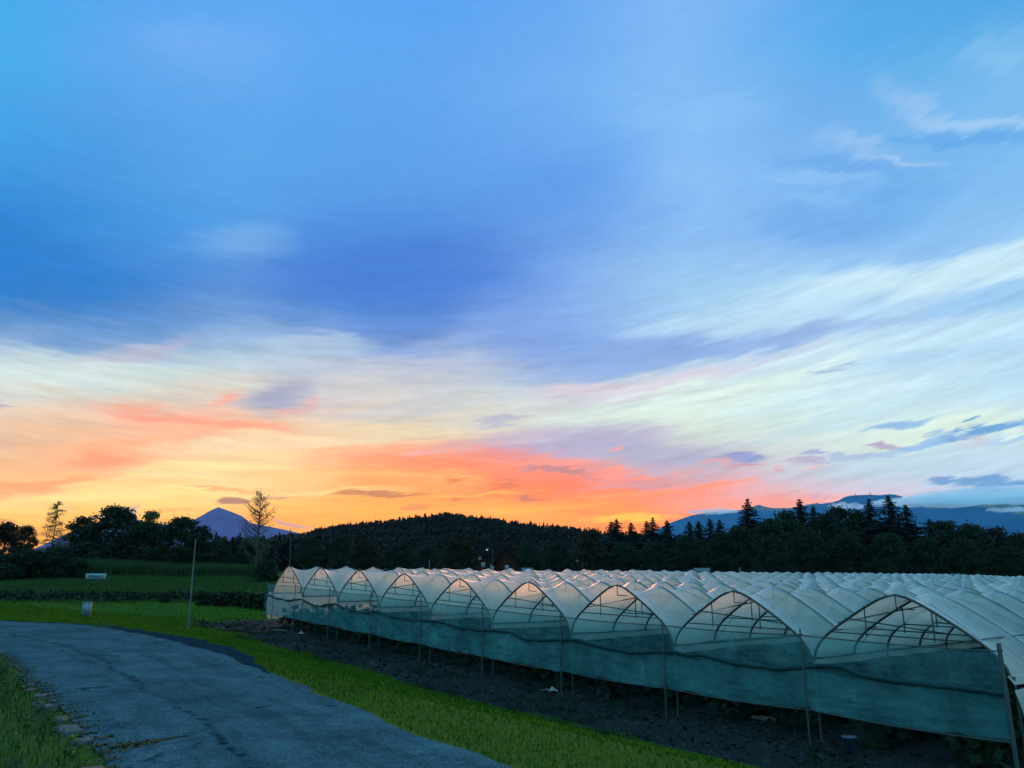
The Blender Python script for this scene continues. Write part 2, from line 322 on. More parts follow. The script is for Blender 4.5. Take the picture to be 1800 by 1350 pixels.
def simple(name, col, rough=.7, spec=.3, metal=0., var=.25, sc=6.):
    m, h = material(name); c = h.n('ShaderNodeTexCoord').outputs['Object']
    n = h.noise(c, sc, 5., .6); col2 = tuple(v*(1-var) for v in col); col3 = tuple(min(1, v*(1+var)) for v in col)
    out(h, pbsdf(h, h.mixc(n, col2, col3), rough, spec, metal, bump(h, n, .2, .01))); return m
def leafmat(name, c1, c2, trans=.25):
    m, h = material(name); gm = h.n('ShaderNodeNewGeometry'); oi = h.n('ShaderNodeObjectInfo')
    f = h.math('ADD', h.math('MULTIPLY', gm.outputs['Random Per Island'], .6), h.math('MULTIPLY', oi.outputs['Random'], .4))
    col = h.mixc(f, c1, c2); d = pbsdf(h, col, .75, .2)
    t = h.n('ShaderNodeBsdfTranslucent'); h.put(t.inputs[0], col); out(h, mixs(h, trans, d, t.outputs[0])); return m
M = {}
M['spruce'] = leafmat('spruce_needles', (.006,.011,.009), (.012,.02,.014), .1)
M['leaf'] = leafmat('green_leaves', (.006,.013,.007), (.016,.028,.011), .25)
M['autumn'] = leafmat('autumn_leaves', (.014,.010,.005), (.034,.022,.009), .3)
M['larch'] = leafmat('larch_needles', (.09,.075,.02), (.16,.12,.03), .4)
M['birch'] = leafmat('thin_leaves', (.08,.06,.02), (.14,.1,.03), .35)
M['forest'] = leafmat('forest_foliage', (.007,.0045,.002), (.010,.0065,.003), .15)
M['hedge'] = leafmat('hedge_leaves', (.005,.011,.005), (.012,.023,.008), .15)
M['maize'] = leafmat('maize_leaves', (.018,.04,.012), (.036,.06,.018), .3)
M['crop'] = leafmat('crop_leaves', (.008,.018,.010), (.02,.035,.016), .25)
M['weed'] = leafmat('weed_leaves', (.008,.022,.004), (.04,.062,.008), .3)
M['yellow'] = leafmat('yellow_leaves', (.13,.12,.012), (.2,.17,.02), .3)
M['bark'] = simple('bark', (.06,.05,.04), .9, .1)
M['metal'] = simple('galvanised_steel', (.05,.06,.06), .55, .4, .4, .2, 20)
M['darkmetal'] = simple('weathered_steel', (.04,.043,.042), .6, .4, .4, .3, 14)
M['rope'] = simple('tension_rope', (.22,.24,.26), .8)
M['wood'] = simple('weathered_wood', (.09,.08,.07), .85, .2, 0, .35, 9)

def grassmat():
    m, h = material('grass_blades'); gm = h.n('ShaderNodeNewGeometry')
    pos = gm.outputs['Position']
    big = h.noise(pos, .35, 4., .6); mid = h.noise(pos, 2.2, 3., .6)
    f = h.math('ADD', h.math('MULTIPLY', gm.outputs['Random Per Island'], .45), h.math('ADD', h.math('MULTIPLY', big, .5), h.math('MULTIPLY', mid, .25)))
    col = h.mixc(h.rng(f, .38, .85), (.014,.052,.006), (.105,.155,.010))
    d = pbsdf(h, col, .8, .03); t = h.n('ShaderNodeBsdfTranslucent'); h.put(t.inputs[0], col)
    out(h, mixs(h, .35, d, t.outputs[0])); return m
M['grass'] = grassmat()
def groundmat():
    m, h = material('ground'); gm = h.n('ShaderNodeNewGeometry'); pos = gm.outputs['Position']
    at_ = h.n('ShaderNodeAttribute', attribute_name='zone'); sepz = h.n('ShaderNodeSeparateColor'); h.t.links.new(at_.outputs['Color'], sepz.inputs[0])
    n1 = h.noise(pos, .5, 5., .6); n2 = h.noise(pos, 5., 5., .65); n3 = h.noise(pos, 40., 4., .7)
    gcol = h.mixc(h.math('MULTIPLY', h.math('ADD', n1, n2), .5), (.010,.038,.003), (.045,.085,.004))
    scol = h.mixc(n2, (.004,.0055,.0065), (.012,.0145,.016)); scol = h.mixc(h.rng(n3, .55, .75), scol, (.04,.043,.045))
    field = h.mixc(h.noise(h.mapping(pos, rot=(0,0,R(20)), sc=(.02,.12,1)), 1., 5., .6), (.014,.038,.008), (.038,.068,.010))
    field = h.mixc(h.rng(h.noise(pos, .9, 4., .65), .5, .8), field, (.03,.06,.014))
    ns = h.math('ADD', sepz.outputs[0], h.math('MULTIPLY', h.math('SUBTRACT', n2, .5), .5))
    col = h.mixc(h.rng(ns, .42, .58), gcol, scol)
    col = h.mixc(sepz.outputs[1], col, field)
    col = h.mixc(sepz.outputs[2], col, (.022,.03,.014))
    out(h, pbsdf(h, col, .95, .1, 0, bump(h, h.math('ADD', n2, h.math('MULTIPLY', n3, .5)), .7, .05))); return m
M['ground'] = groundmat()
def roadmat():
    m, h = material('asphalt'); c = h.n('ShaderNodeNewGeometry').outputs['Position']
    uv = h.n('ShaderNodeAttribute', attribute_name='along').outputs['Vector']   # x across 0..1, y metres along
    n1 = h.noise(c, .8, 6., .65); n2 = h.noise(c, 34., 5., .75); n3 = h.noise(c, 5., 6., .7); st = h.noise(h.mapping(uv, sc=(9, .22, 1)), 1., 5., .6)
    col = h.mixc(h.rng(h.math('ADD', h.math('MULTIPLY', n1, .6), h.math('MULTIPLY', n3, .4)), .3, .68), (.024,.036,.048), (.066,.096,.120)); col = h.mixc(h.rng(st, .42, .66, 0., .5), col, (.018,.03,.04))
    col = h.mixc(h.rng(n2, .53, .66, 0., .75), col, (.11,.15,.18)); col = h.mixc(h.rng(n2, .47, .36, 0., .75), col, (.003,.006,.012))
    # cracks: thin bands of a stretched Voronoi edge distance + long lengthwise seams
    vo = h.n('ShaderNodeTexVoronoi', feature='DISTANCE_TO_EDGE'); h.put(vo.inputs['Vector'], h.mixc(.3, h.mapping(uv, sc=(1.1,.2,1)), h.noise(c, 1.3, 6., .65, color=True))); vo.inputs['Scale'].default_value = 1.
    crack = h.math('MULTIPLY', h.rng(vo.outputs['Distance'], .016, .003), h.rng(n1, .5, .64))
    sx = h.n('ShaderNodeSeparateXYZ'); h.t.links.new(uv, sx.inputs[0])
    wob = h.math('MULTIPLY', h.math('SUBTRACT', h.noise(h.mapping(uv, sc=(.01,.35,1)), 1., 6., .6), .5), .16)
    seam = h.rng(h.math('ABSOLUTE', h.math('SUBTRACT', h.math('ADD', sx.outputs[0], wob), .37)), .03, .004)
    seam = h.math('MULTIPLY', seam, h.math('MULTIPLY', h.rng(n3, .42, .6), h.rng(n1, .38, .55, .45, 1.)))
    k = h.math('MAXIMUM', crack, seam)
    col = h.mixc(h.math('MULTIPLY', k, .8), col, (.002,.004,.006))
    rd = h.n('ShaderNodeBsdfDiffuse'); h.put(rd.inputs[0], col); rd.inputs['Roughness'].default_value = .6; h.t.links.new(bump(h, h.math('SUBTRACT', h.math('ADD', h.math('MULTIPLY', n2, .5), n3), h.math('MULTIPLY', k, 1.5)), .35, .008), rd.inputs['Normal']); out(h, rd.outputs[0]); return m
M['road'] = roadmat()
def filmmat(name, tint, transp, spec_rough=.36, dirt=.5):
    m, h = material(name); c = h.n('ShaderNodeTexCoord').outputs['Object']
    n = h.noise(h.mapping(c, sc=(1.2,.6,1.2)), 1.5, 5., .6); n2 = h.noise(h.mapping(c, rot=(0,.4,.5), sc=(1.,7.,2.)), 1.2, 4., .6)
    nb = bump(h, h.math('ADD', n2, h.math('MULTIPLY', n, .6)), .6, .06)
    col = h.mixc(h.rng(n, .35, .75, 0., dirt), tint, tuple(v*.72 for v in tint))
    tl = h.n('ShaderNodeBsdfTranslucent'); h.put(tl.inputs[0], col); h.t.links.new(nb, tl.inputs['Normal'])
    df = h.n('ShaderNodeBsdfDiffuse'); h.put(df.inputs[0], col); h.t.links.new(nb, df.inputs['Normal'])
    gl = h.n('ShaderNodeBsdfGlossy'); gl.inputs['Roughness'].default_value = spec_rough; h.t.links.new(nb, gl.inputs['Normal'])
    # milky film passes light on mostly forwards: a wide lobe about the direction of travel
    inc = h.n('ShaderNodeNewGeometry'); rf = h.n('ShaderNodeBsdfRefraction'); h.put(rf.inputs[0], col); rf.inputs['Roughness'].default_value = .66; rf.inputs['IOR'].default_value = 1.45
    h.t.links.new(inc.outputs['Incoming'], rf.inputs['Normal'])
    tr = h.n('ShaderNodeBsdfTransparent'); h.put(tr.inputs[0], (.97,.98,.97,1))
    s = mixs(h, .33, tl.outputs[0], df.outputs[0]); s = mixs(h, .44, s, rf.outputs[0]); s = mixs(h, transp, s, tr.outputs[0])
    fr = h.n('ShaderNodeFresnel'); h.put(fr.inputs[0], h.rng(inc.outputs['Backfacing'], 0., 1., 1.45, 1/1.45, False)); h.t.links.new(nb, fr.inputs['Normal'])
    out(h, mixs(h, h.math('MINIMUM', h.math('MULTIPLY', fr.outputs[0], .9), .8), s, gl.outputs[0])); return m
M['film'] = filmmat('polythene_film', (.63,.67,.585), .24)
M['sidefilm'] = filmmat('side_film', (.8,.8,.76), .2)
def netmat():
    m, h = material('windbreak_net'); c = h.n('ShaderNodeTexCoord').outputs['Object']
    n = h.noise(c, .9, 5., .6); n2 = h.noise(h.mapping(c, rot=(0,R(25),0), sc=(.8,1,5.)), 1.6, 5., .6); sp = h.noise(c, 22., 3., .7)
    w = h.n('ShaderNodeTexChecker'); h.put(w.inputs['Vector'], c); w.inputs['Scale'].default_value = 90
    mud = h.noise(h.mapping(c, sc=(1.6,1.6,.5)), 1.4, 6., .65)
    nb = bump(h, n2, .9, .08)
    col = h.mixc(h.rng(h.math('ADD', h.math('MULTIPLY', n2, .45), h.math('MULTIPLY', n, .55)), .34, .66), (.075,.235,.265), (.135,.33,.35)); col = h.mixc(h.rng(sp, .68, .8, 0., .5), col, (.4,.45,.45))
    df = h.n('ShaderNodeBsdfDiffuse'); h.put(df.inputs[0], col); h.t.links.new(nb, df.inputs['Normal'])
    tl = h.n('ShaderNodeBsdfTranslucent'); h.put(tl.inputs[0], col)
    tr = h.n('ShaderNodeBsdfTransparent'); h.put(tr.inputs[0], (.82,.93,.93,1))
    s = mixs(h, .35, df.outputs[0], tl.outputs[0])
    op = h.math('ADD', h.rng(n, .3, .7, .76, .58), h.math('MULTIPLY', h.math('SUBTRACT', w.outputs['Fac'], .5), .12))
    op = h.math('SUBTRACT', op, h.rng(mud, .52, .75, 0., .22)); out(h, mixs(h, op, s, tr.outputs[0])); return m
M['net'] = netmat()
M['roll'] = simple('bunched_net', (.012,.035,.038), .9, .1, 0, .3, 10)

# ------------------------------------------------------------------ terrain
P0 = np.array([10.116, 16.673]); DH = np.array([-2.7755, 3.5421])/4.5; NV = np.array([-DH[1], DH[0]])*1.0   # NV towards camera
if NV@(-P0) < 0: NV = -NV
TW = 4.5
KG = np.array([-6,-1,0,1,2,3,4,5,6,7,8,9,10,12,16,24]); GG = np.array([-4.0,-3.95,-3.91,-3.83,-3.79,-3.70,-3.55,-3.38,-3.19,-3.02,-2.82,-2.70,-2.6,-2.45,-2.2,-1.8])
def Gk(k): return np.interp(k, KG, GG)+EYE
def uv_of(X, Y):
    dx, dy = X-P0[0], Y-P0[1]; return dx*DH[0]+dy*DH[1], dx*NV[0]+dy*NV[1]
def sst(a, b, x):
    t = np.clip((x-a)/(b-a), 0, 1); return t*t*(3-2*t)
def vnoise(x, y, seed=0):
    xi, yi = np.floor(x), np.floor(y); fx, fy = x-xi, y-yi; fx = fx*fx*(3-2*fx); fy = fy*fy*(3-2*fy)
    def hsh(a, b): return np.modf(np.abs(np.sin(a*127.1+b*311.7+seed*17.3)*43758.5453))[0]
    return (hsh(xi,yi)*(1-fx)+hsh(xi+1,yi)*fx)*(1-fy)+(hsh(xi,yi+1)*(1-fx)+hsh(xi+1,yi+1)*fx)*fy
def fbm(x, y, o=4, seed=0):
    s = 0; a = .5
    for i in range(o): s = s+a*vnoise(x*2**i, y*2**i, seed+i); a *= .5
    return s
HILL = [(-400,1000),(150,1000),(330,990),(390,974),(440,962),(500,945),(560,928),(620,918),(680,914),(740,904),(790,901),(850,908),(900,914),(960,921),(1010,926),(1060,934),(1120,936),(1200,940),(1260,950),(1350,970),(1500,990),(1700,1000),(2200,1000)]
HXr = np.array([(x-CX)/FPX/ray(x, y)[1] for x, y in HILL]); HZr = np.array([ray(x, y)[2]/ray(x, y)[1] for x, y in HILL])
def terrain(X, Y):
    X = np.asarray(X, float); Y = np.asarray(Y, float); u, v = uv_of(X, Y)
    gz = Gk(u/TW)
    lvl = 0.0+.12*sst(30, 60, u)
    t = np.clip((v-3.0)/8.8, 0, 1); t = t**1.32*(1-.4*t**4)+.4*t**6*t; t = np.clip(t, 0, 1)
    z = gz*(1-t)+lvl*t-.012
    # left verge of the lane rises a little
    z = z+.10*sst(16.3, 19, v)
    # lawn crest and dip, then fields that rise to the back left
    r = np.hypot(X, Y)
    lf = sst(8, -14, X)
    xr0 = X/np.maximum(Y, 1.)
    tgt = EYE+np.interp(Y, [40,57,61,64,68,95,130,200,400], [-1.5,-1.5,-1.75,-1.7,-1.1,.35,1.0,2.0,3.0])
    wl = sst(-.27, -.36, xr0)*sst(57, 62, Y)*sst(-900, -500, X)*(1-sst(300, 420, Y)); wl = np.maximum(wl, sst(-.10, -.25, xr0)*sst(66, 72, Y)*(1-sst(300, 420, Y)))
    z = z*(1-wl)+tgt*wl
    z = np.where(Y > 200, z+(sst(200, 320, Y))*1.2, z)
    xr = X/np.maximum(Y, 1.); hz = np.interp(xr, HXr, HZr)
    H = hz*470+EYE-10.     # crest height less tree height at 470 m
    z = z+sst(230, 470, Y)*np.maximum(0, H-2.5)*(1-.7*sst(520, 900, Y))
    rough = (fbm(X*.25, Y*.25, 4)-.47)*np.clip((r-18)/60, .0, 1)*.5
    onroad = sst(11., 12., v)*(1-sst(16.2, 17., v))
    bankn = (fbm(X*.5+9, Y*.5, 3, 5)-.45)*.14*sst(3, 5, v)*(1-sst(10, 12, v))
    return z+rough*(1-onroad)+bankn
def tz(x, y): return float(terrain(np.array([x]), np.array([y]))[0])

def axis(lo, hi, fine, far):
    a = [lo]; 
    x = lo
    while x < hi: x += fine; a.append(x)
    st = fine; x = a[-1]; r_ = []
    while x < far: st *= 1.16; x += st; r_.append(x)
    st = fine; x = lo; l_ = []
    while x > -far: st *= 1.16; x -= st; l_.append(x)
    return np.array(l_[::-1]+a+r_)
ua = axis(-8, 64, .45, 4600); va = axis(-6, 22, .4, 4600)
U, Vv = np.meshgrid(ua, va, indexing='ij')
XX = P0[0]+U*DH[0]+Vv*NV[0]; YY = P0[1]+U*DH[1]+Vv*NV[1]
ZZ = terrain(XX, YY)
gb = MB(); gb.grid(np.stack([XX, YY, ZZ], -1)); ground = gb.build('ground', M['ground'], smooth=True); ground['kind'] = 'structure'
z0 = np.zeros((XX.size, 4)); z0[:,3] = 1
soil = (1-sst(2.7, 3.6, Vv))*(1-sst(45.3, 46.6, U+.05*(Vv+1.0)**2))*sst(-140, -120, Vv)
z0[:,0] = soil.ravel(); z0[:,1] = (sst(62, 70, YY)*(1-sst(200, 260, YY))).ravel(); z0[:,2] = sst(210, 280, YY).ravel()
ca = ground.data.color_attributes.new('zone', 'FLOAT_COLOR', 'POINT'); ca.data.foreach_set('color', z0.ravel())
if ground.data.polygons[len(ground.data.polygons)//2].normal.z < 0: ground.data.flip_normals()

# lane: edges follow the photograph's edge lines on the ground plane z = 0
def onroad(x, y):
    a, b, c = ray(x, y); t = -EYE/c; return np.array([a*t, b*t])
right = np.array([(9.,-9.),(6.2,-3.),(3.2,2.6)]+[tuple(onroad(*q)) for q in ((852,1336),(708,1280),(556,1214),(470,1178),(400,1152),(310,1126),(205,1106),(150,1098))]+[(-24.,35.2),(-38.,39.5),(-60.,43.)])
left = np.array([(3.6,-11.5),(1.6,-5.),(-1.1,2.0)]+[tuple(onroad(*q)) for q in ((205,1336),(160,1300),(112,1258),(75,1222),(40,1188),(0,1152))]+[(-20.,26.5),(-38.,34.),(-60.,38.)])
def resamp(p, n):
    d = np.concatenate([[0], np.cumsum(np.linalg.norm(np.diff(p, axis=0), axis=1))]); t = np.linspace(0, d[-1], n)
    q = np.stack([np.interp(t, d, p[:,0]), np.interp(t, d, p[:,1])], 1)
    for _ in range(6): q[1:-1] = .25*q[:-2]+.5*q[1:-1]+.25*q[2:]
    return q, d[-1]
NR = 220
rr, ln = resamp(right, NR); ll, _ = resamp(left, NR)
# pair up along the lane
s_ = np.linspace(0, 1, 13)
wig = lambda t, sd: (fbm(t*1.3, t*0+sd, 4, sd)-.47)*.35
tt = np.linspace(0, ln, NR)
dirn = rr-ll; dirn /= np.linalg.norm(dirn, axis=1)[:,None]
rr2 = rr+dirn*wig(tt, 3)[:,None]; ll2 = ll+dirn*wig(tt, 8)[:,None]
P = ll2[:,None]*(1-s_)[None,:,None]+rr2[:,None]*s_[None,:,None]
crown = .03*(1-(2*s_-1)**2)
Pz = np.broadcast_to(crown, (NR, 13))+.004
rb = MB(); rb.grid(np.concatenate([P, Pz[:,:,None]], 2)); road = rb.build('road', M['road'], smooth=True); road['kind'] = 'structure'
if road.data.polygons[100].normal.z < 0: road.data.flip_normals()
al = np.zeros((NR, 13, 3)); al[:,:,0] = s_[None]; al[:,:,1] = tt[:,None]
at_ = road.data.attributes.new('along', 'FLOAT_VECTOR', 'POINT'); at_.data.foreach_set('vector', al.ravel())
def lane_side(X, Y):
    """signed distance beyond the right edge (+) / inside the lane (negative)"""
    pts = np.stack([X, Y], -1)
    def dist(poly):
        best = np.full(len(pts), 1e9); sg = np.zeros(len(pts))
        for a, b in zip(poly[:-1:4], poly[4::4]):
            ab = b-a; t = np.clip(((pts-a)@ab)/(ab@ab), 0, 1); q = a+t[:,None]*ab; d = np.linalg.norm(pts-q, axis=1)
            s = ab[0]*(pts[:,1]-a[1])-ab[1]*(pts[:,0]-a[0]); m = d < best; best[m] = d[m]; sg[m] = np.sign(s[m])
        return best*sg
    return dist(rr2), dist(ll2)    # heading away: left of line positive

# ------------------------------------------------------------------ grass
def blades(X, Y, hgt, wid, lean=.5, zoff=0.):
    n = len(X); z = terrain(X, Y)+zoff; a = rng.uniform(0, 2*np.pi, n); b = rng.uniform(0, 2*np.pi, n)
    w = np.stack([np.cos(a), np.sin(a), np.zeros(n)], 1)*(wid*rng.uniform(.6, 1.3, n))[:,None]
    h = hgt*rng.uniform(.5, 1.25, n); L = np.stack([np.cos(b), np.sin(b), np.zeros(n)], 1)*(h*lean*rng.uniform(.2, 1.2, n))[:,None]
    B = np.stack([X, Y, z-.01], 1); T = B+L+np.stack([0*h, 0*h, h], 1); Mi = B+L*.35+np.stack([0*h, 0*h, h*.6], 1)
    P = np.stack([B-w, B+w, Mi+w*.7, Mi-w*.7, T], 1)
    o = np.arange(n)[:,None]*5
    return P.reshape(-1,3), np.concatenate([o+0, o+1, o+2, o+3], 1), np.concatenate([o+3, o+2, o+4], 1)
def add_blades(mb, *a, **k):
    P, q, t = blades(*a, **k); off = mb.n; mb.add(P, q); mb.F.append(t+off)
def uvpts(n, u0, u1, v0, v1):
    u = rng.uniform(u0, u1, n); v = rng.uniform(v0, v1, n); return P0[0]+u*DH[0]+v*NV[0], P0[1]+u*DH[1]+v*NV[1], u, v
gm = MB()
X, Y, u, v = uvpts(460000, -4, 52, 2.6, 18)
dr, dl = lane_side(X, Y)
r = np.hypot(X, Y); edge = 3.1+(fbm(u*.5, u*0, 4, 2)-.47)*1.6
shoulder = .04+.25*np.clip(fbm(u*1.2+4, u*0, 3, 9)-.4, 0, 1)+(.62+.5*(fbm(u*.9, u*0, 3, 61)-.45))*sst(16.5, 19, Y)*(1-sst(23, 28, Y))
ok = (dr < -shoulder) & (v > edge) & (Y > 3) & (rng.random(len(X)) < np.clip(26/np.maximum(r, 1), .25, 1)); X, Y, r = X[ok], Y[ok], r[ok]
add_blades(gm, X, Y, .038+.0009*r, .005+.00045*r)
X, Y, u, v = uvpts(120000, 36, 84, -24, 34); dr, dl = lane_side(X, Y)
ok = ((dr < -.1) | (dl > .2)) & (X < -9) & ~((u+.05*(v+1.)**2 < 46.2) & (v < 3.2)) & (Y < 63) & ((u > 52) | (v > 17) | (v < 3.3)); X, Y = X[ok], Y[ok]
add_blades(gm, X, Y, .12, .028)
tag(gm.build('grass', M['grass']), None, None, None, 'stuff')

X, Y, u, v = uvpts(260, 0, 46, 4, 12); dr, dl = lane_side(X, Y); ok = dr < -.3; X, Y = X[ok], Y[ok]; n = len(X); a = rng.uniform(0, 6.28, n); sz = rng.uniform(.02, .045, n)
lv = MB(); lv.quads(np.stack([X, Y, terrain(X, Y)+.06], 1), np.stack([np.cos(a), np.sin(a), rng.uniform(-.3,.3,n)], 1)*sz[:,None], np.stack([-np.sin(a), np.cos(a), rng.uniform(-.4,.4,n)], 1)*(sz*.7)[:,None])
tag(lv.build('fallen_leaves', M['yellow']), None, None, None, 'stuff')
# weedy verge beside the lane, in front of the photographer's left
wm = MB(); X = rng.uniform(-16, -1.5, 60000); Y = rng.uniform(2.5, 24, 60000); dr, dl = lane_side(X, Y)
ok = (dl > .05+.2*fbm(X*2, Y*2, 3, 4)) & (dl < 6); X, Y = X[ok], Y[ok]
add_blades(wm, X, Y, .10, .006)
n = 14000; X = rng.uniform(-14, -1.5, n*3); Y = rng.uniform(2.5, 22, n*3); dr, dl = lane_side(X, Y)
ok = (dl > .18) & (dl < 5) & (fbm(X*1.5, Y*1.5, 3, 7) > .42); X, Y = X[ok], Y[ok]; n = len(X)
Z = terrain(X, Y)+rng.uniform(.01, .13, n); a = rng.uniform(0, 6.28, n); sz = rng.uniform(.012, .04, n)
Uq = np.stack([np.cos(a), np.sin(a), rng.uniform(-.4,.4,n)], 1)*sz[:,None]; Vq = np.stack([-np.sin(a), np.cos(a), rng.uniform(-.5,.5,n)], 1)*(sz*.6)[:,None]
wm.quads(np.stack([X,Y,Z],1), Uq, Vq)
tag(wm.build('weeds', M['weed']), None, None, None, 'stuff')
ym = MB(); n = 2600; X = rng.uniform(-12, -1.2, n); Y = rng.uniform(2.8, 18, n); dr, dl = lane_side(X, Y)
ok = (dl > .0) & (dl < 3.5) & (fbm(X*.9, Y*.9, 3, 12) > .5); X, Y = X[ok], Y[ok]; n = len(X)
Z = terrain(X, Y)+rng.uniform(.06, .13, n); a = rng.uniform(0, 6.28, n); sz = rng.uniform(.010, .022, n)
Uq = np.stack([np.cos(a), np.sin(a), rng.uniform(-.4,.4,n)], 1)*sz[:,None]; Vq = np.stack([-np.sin(a), np.cos(a), rng.uniform(-.5,.5,n)], 1)*(sz*.7)[:,None]
ym.quads(np.stack([X,Y,Z],1), Uq, Vq); tag(ym.build('fallen_leaves', M['yellow']), None, None, None, 'stuff')
# brown moss and litter in the joint between lane and stones, and along the crack at the bottom
M['moss'] = leafmat('brown_moss', (.025,.022,.008), (.06,.045,.016), .1)
mm = MB(); k = rng.integers(20, 130, 5000); off = rng.normal(0, .07, 5000); pp = ll2[k]+dirn[k]*(off+.04)[:,None]+rng.normal(0,.06,(5000,2))
c0, c1 = onroad(195,1318), onroad(330,1298); t = rng.random(900); q = c0+(c1-c0)*t[:,None]+rng.normal(0, 1, (900,2))*np.stack([.10*np.sin(np.pi*np.clip(t,.05,.8)/.85)**2*(1-t)+.012]*2, 1)
pp = np.vstack([pp, q]); n = len(pp); a = rng.uniform(0, 6.28, n); sz = rng.uniform(.008, .022, n)
Uq = np.stack([np.cos(a), np.sin(a), rng.uniform(-.5,.5,n)], 1)*sz[:,None]; Vq = np.stack([-np.sin(a), np.cos(a), rng.uniform(-.6,.6,n)], 1)*(sz*.7)[:,None]
mm.quads(np.stack([pp[:,0], pp[:,1], rng.uniform(.012,.022,n)+.004],1), Uq, Vq); X = rng.uniform(-12,-1.5,9000); Y = rng.uniform(2.8,18,9000); dr, dl = lane_side(X, Y); ok = (dl > .0) & (dl < 1.6) & (fbm(X*1.7, Y*1.7, 4, 71) > .47); X, Y = X[ok], Y[ok]; n = len(X); a = rng.uniform(0, 6.28, n); sz = rng.uniform(.010, .028, n)
Uq = np.stack([np.cos(a), np.sin(a), rng.uniform(-.5,.5,n)], 1)*sz[:,None]; Vq = np.stack([-np.sin(a), np.cos(a), rng.uniform(-.6,.6,n)], 1)*(sz*.7)[:,None]
mm.quads(np.stack([X, Y, terrain(X, Y)+rng.uniform(.02,.11,n)],1), Uq, Vq)
tag(mm.build('moss_litter', M['moss']), None, None, None, 'stuff')

cm = MB(); n = 9000; X, Y, u, v = uvpts(n, -3, 48, -1.5, 3.6); Z = terrain(X, Y); a = rng.uniform(0, 6.28, n); sz = np.abs(rng.normal(.0,.028,n))+.008
Uq = np.stack([np.cos(a), np.sin(a), rng.uniform(-.5,.5,n)], 1)*sz[:,None]; Vq = np.stack([-np.sin(a), np.cos(a), rng.uniform(-.8,.8,n)], 1)*(sz*.7)[:,None]
cm.quads(np.stack([X,Y,Z+sz*.3],1), Uq, Vq); M['clod'] = leafmat('soil_clods', (.003,.004,.004), (.016,.017,.017), 0.)
tag(cm.build('soil_litter', M['clod']), None, None, None, 'stuff')
sm_ = MB(); X, Y, u, v = uvpts(26000, -3, 47, -1.2, 3.8); ok = fbm(u*.9, v*.9, 4, 51) > .60; X, Y = X[ok], Y[ok]; add_blades(sm_, X, Y, .16, .012, .8)
tag(sm_.build('soil_weeds', M['hedge']), None, None, None, 'stuff')
# kerb stones along the left edge
M['stone'] = simple('kerb_stone', (.05,.055,.06), .85, .2, 0, .4, 14); M['redstone'] = simple('reddish_stone', (.07,.045,.04), .85, .2, 0, .35, 14)
def stone(name, c, size, rot, mat, seed):
    r2 = np.random.default_rng(seed); n = 9; a = np.sort(np.linspace(0, 2*np.pi, n, endpoint=False)+r2.uniform(-.2,.2,n))
    sq = 1/np.maximum(np.abs(np.cos(a)), np.abs(np.sin(a)))**.95; rad = sq*r2.uniform(.85, 1.08, n)
    ring = np.stack([np.cos(a)*rad*size[0]/2, np.sin(a)*rad*size[1]/2], 1); mb = MB(); L = []
    for z, k in ((-.12, .95), (size[2]*.55, 1.), (size[2]*.9, .95), (size[2], .8)):
        L.append(np.concatenate([ring*k, np.full((n,1), z)+r2.uniform(-.006,.006,(n,1))], 1))
    L = [l_*np.array([1,1,.55 if l_[0,2] > 0 else 1]) for l_ in L]; V = np.vstack(L+[np.array([[0,0,size[2]*.56]])]); F = [[l*n+i, l*n+(i+1)%n, (l+1)*n+(i+1)%n, (l+1)*n+i] for l in range(3) for i in range(n)]
    mb.add(V, F); mb.F.append(np.array([[3*n+i, 3*n+(i+1)%n, 4*n] for i in range(n)])); 
    o = mb.build(name, mat); o.location = (c[0], c[1], 0.0); o.rotation_euler = (0,0,rot); return o
ST = [((212,1346),(.34,.26,.07),'redstone','reddish flat kerb stone at the bottom edge, nearest of the row by the lane'),
 ((163,1303),(.26,.2,.05),'stone','squat grey kerb stone just behind the nearest reddish one'),
 ((127,1283),(.5,.24,.06),'stone','broad blue-grey slab, widest stone of the broken kerb row'),
 ((118,1263),(.3,.17,.06),'redstone','small reddish kerb stone above the broad grey slab'),
 ((99,1245),(.28,.2,.06),'stone','grey kerb stone between two red-tinged stones, mid row'),
 ((86,1234),(.24,.18,.05),'stone','tilted grey kerb stone half hidden in moss, mid row'),
 ((72,1223),(.26,.18,.06),'stone','pale grey kerb stone in the upper half of the broken row'),
 ((64,1213),(.22,.16,.06),'redstone','small red-brown stone, second farthest group of the kerb row'),
 ((54,1206),(.26,.2,.05),'stone','farthest grey kerb stone where the row meets the weeds')]
for i, (q, sz, mt, lab) in enumerate(ST):
    p = onroad(*q); k = int(np.argmin(np.linalg.norm(ll2-p, axis=1))); dv = ll2[min(k+4, NR-1)]-ll2[k-4]
    p = ll2[k]-dirn[k]*.12
    tag(stone('kerb_stone', p, sz, math.atan2(dv[1], dv[0])+random.uniform(-.15,.15), M[mt], i+3), lab, 'kerb stone', 'broken stone kerb along the lane')
# dark tar patch strip along the right-hand edge
pm = MB(); ks = np.arange(64, 132); e0 = rr2[ks]-dirn[ks]*.06; e1 = rr2[ks]+dirn[ks]*(.6+.5*(fbm(tt[ks]*.8, tt[ks]*0, 3, 21)-.4))[:,None]
tpr = np.clip(np.minimum(np.arange(len(ks)), np.arange(len(ks))[::-1])/12., 0, 1)[:,None]; e1 = e0+(e1-e0)*tpr
pl = np.stack([np.concatenate([e0+(e1-e0)*q, np.full((len(ks),1), .014-.004*q)], 1) for q in np.linspace(0,1,5)], 1); pm.grid(pl)
M['tar'] = simple('tar_patch', (.012,.022,.031), 1., 0., 0, .5, 5)
po = pm.build('road_shoulder', M['tar'], smooth=True); po['kind'] = 'structure'

# ------------------------------------------------------------------ tunnels
ROT = math.atan2(-NV[0]*-1, 0) if False else math.atan2(NV[0], -NV[1])   # local +y runs away from the camera side
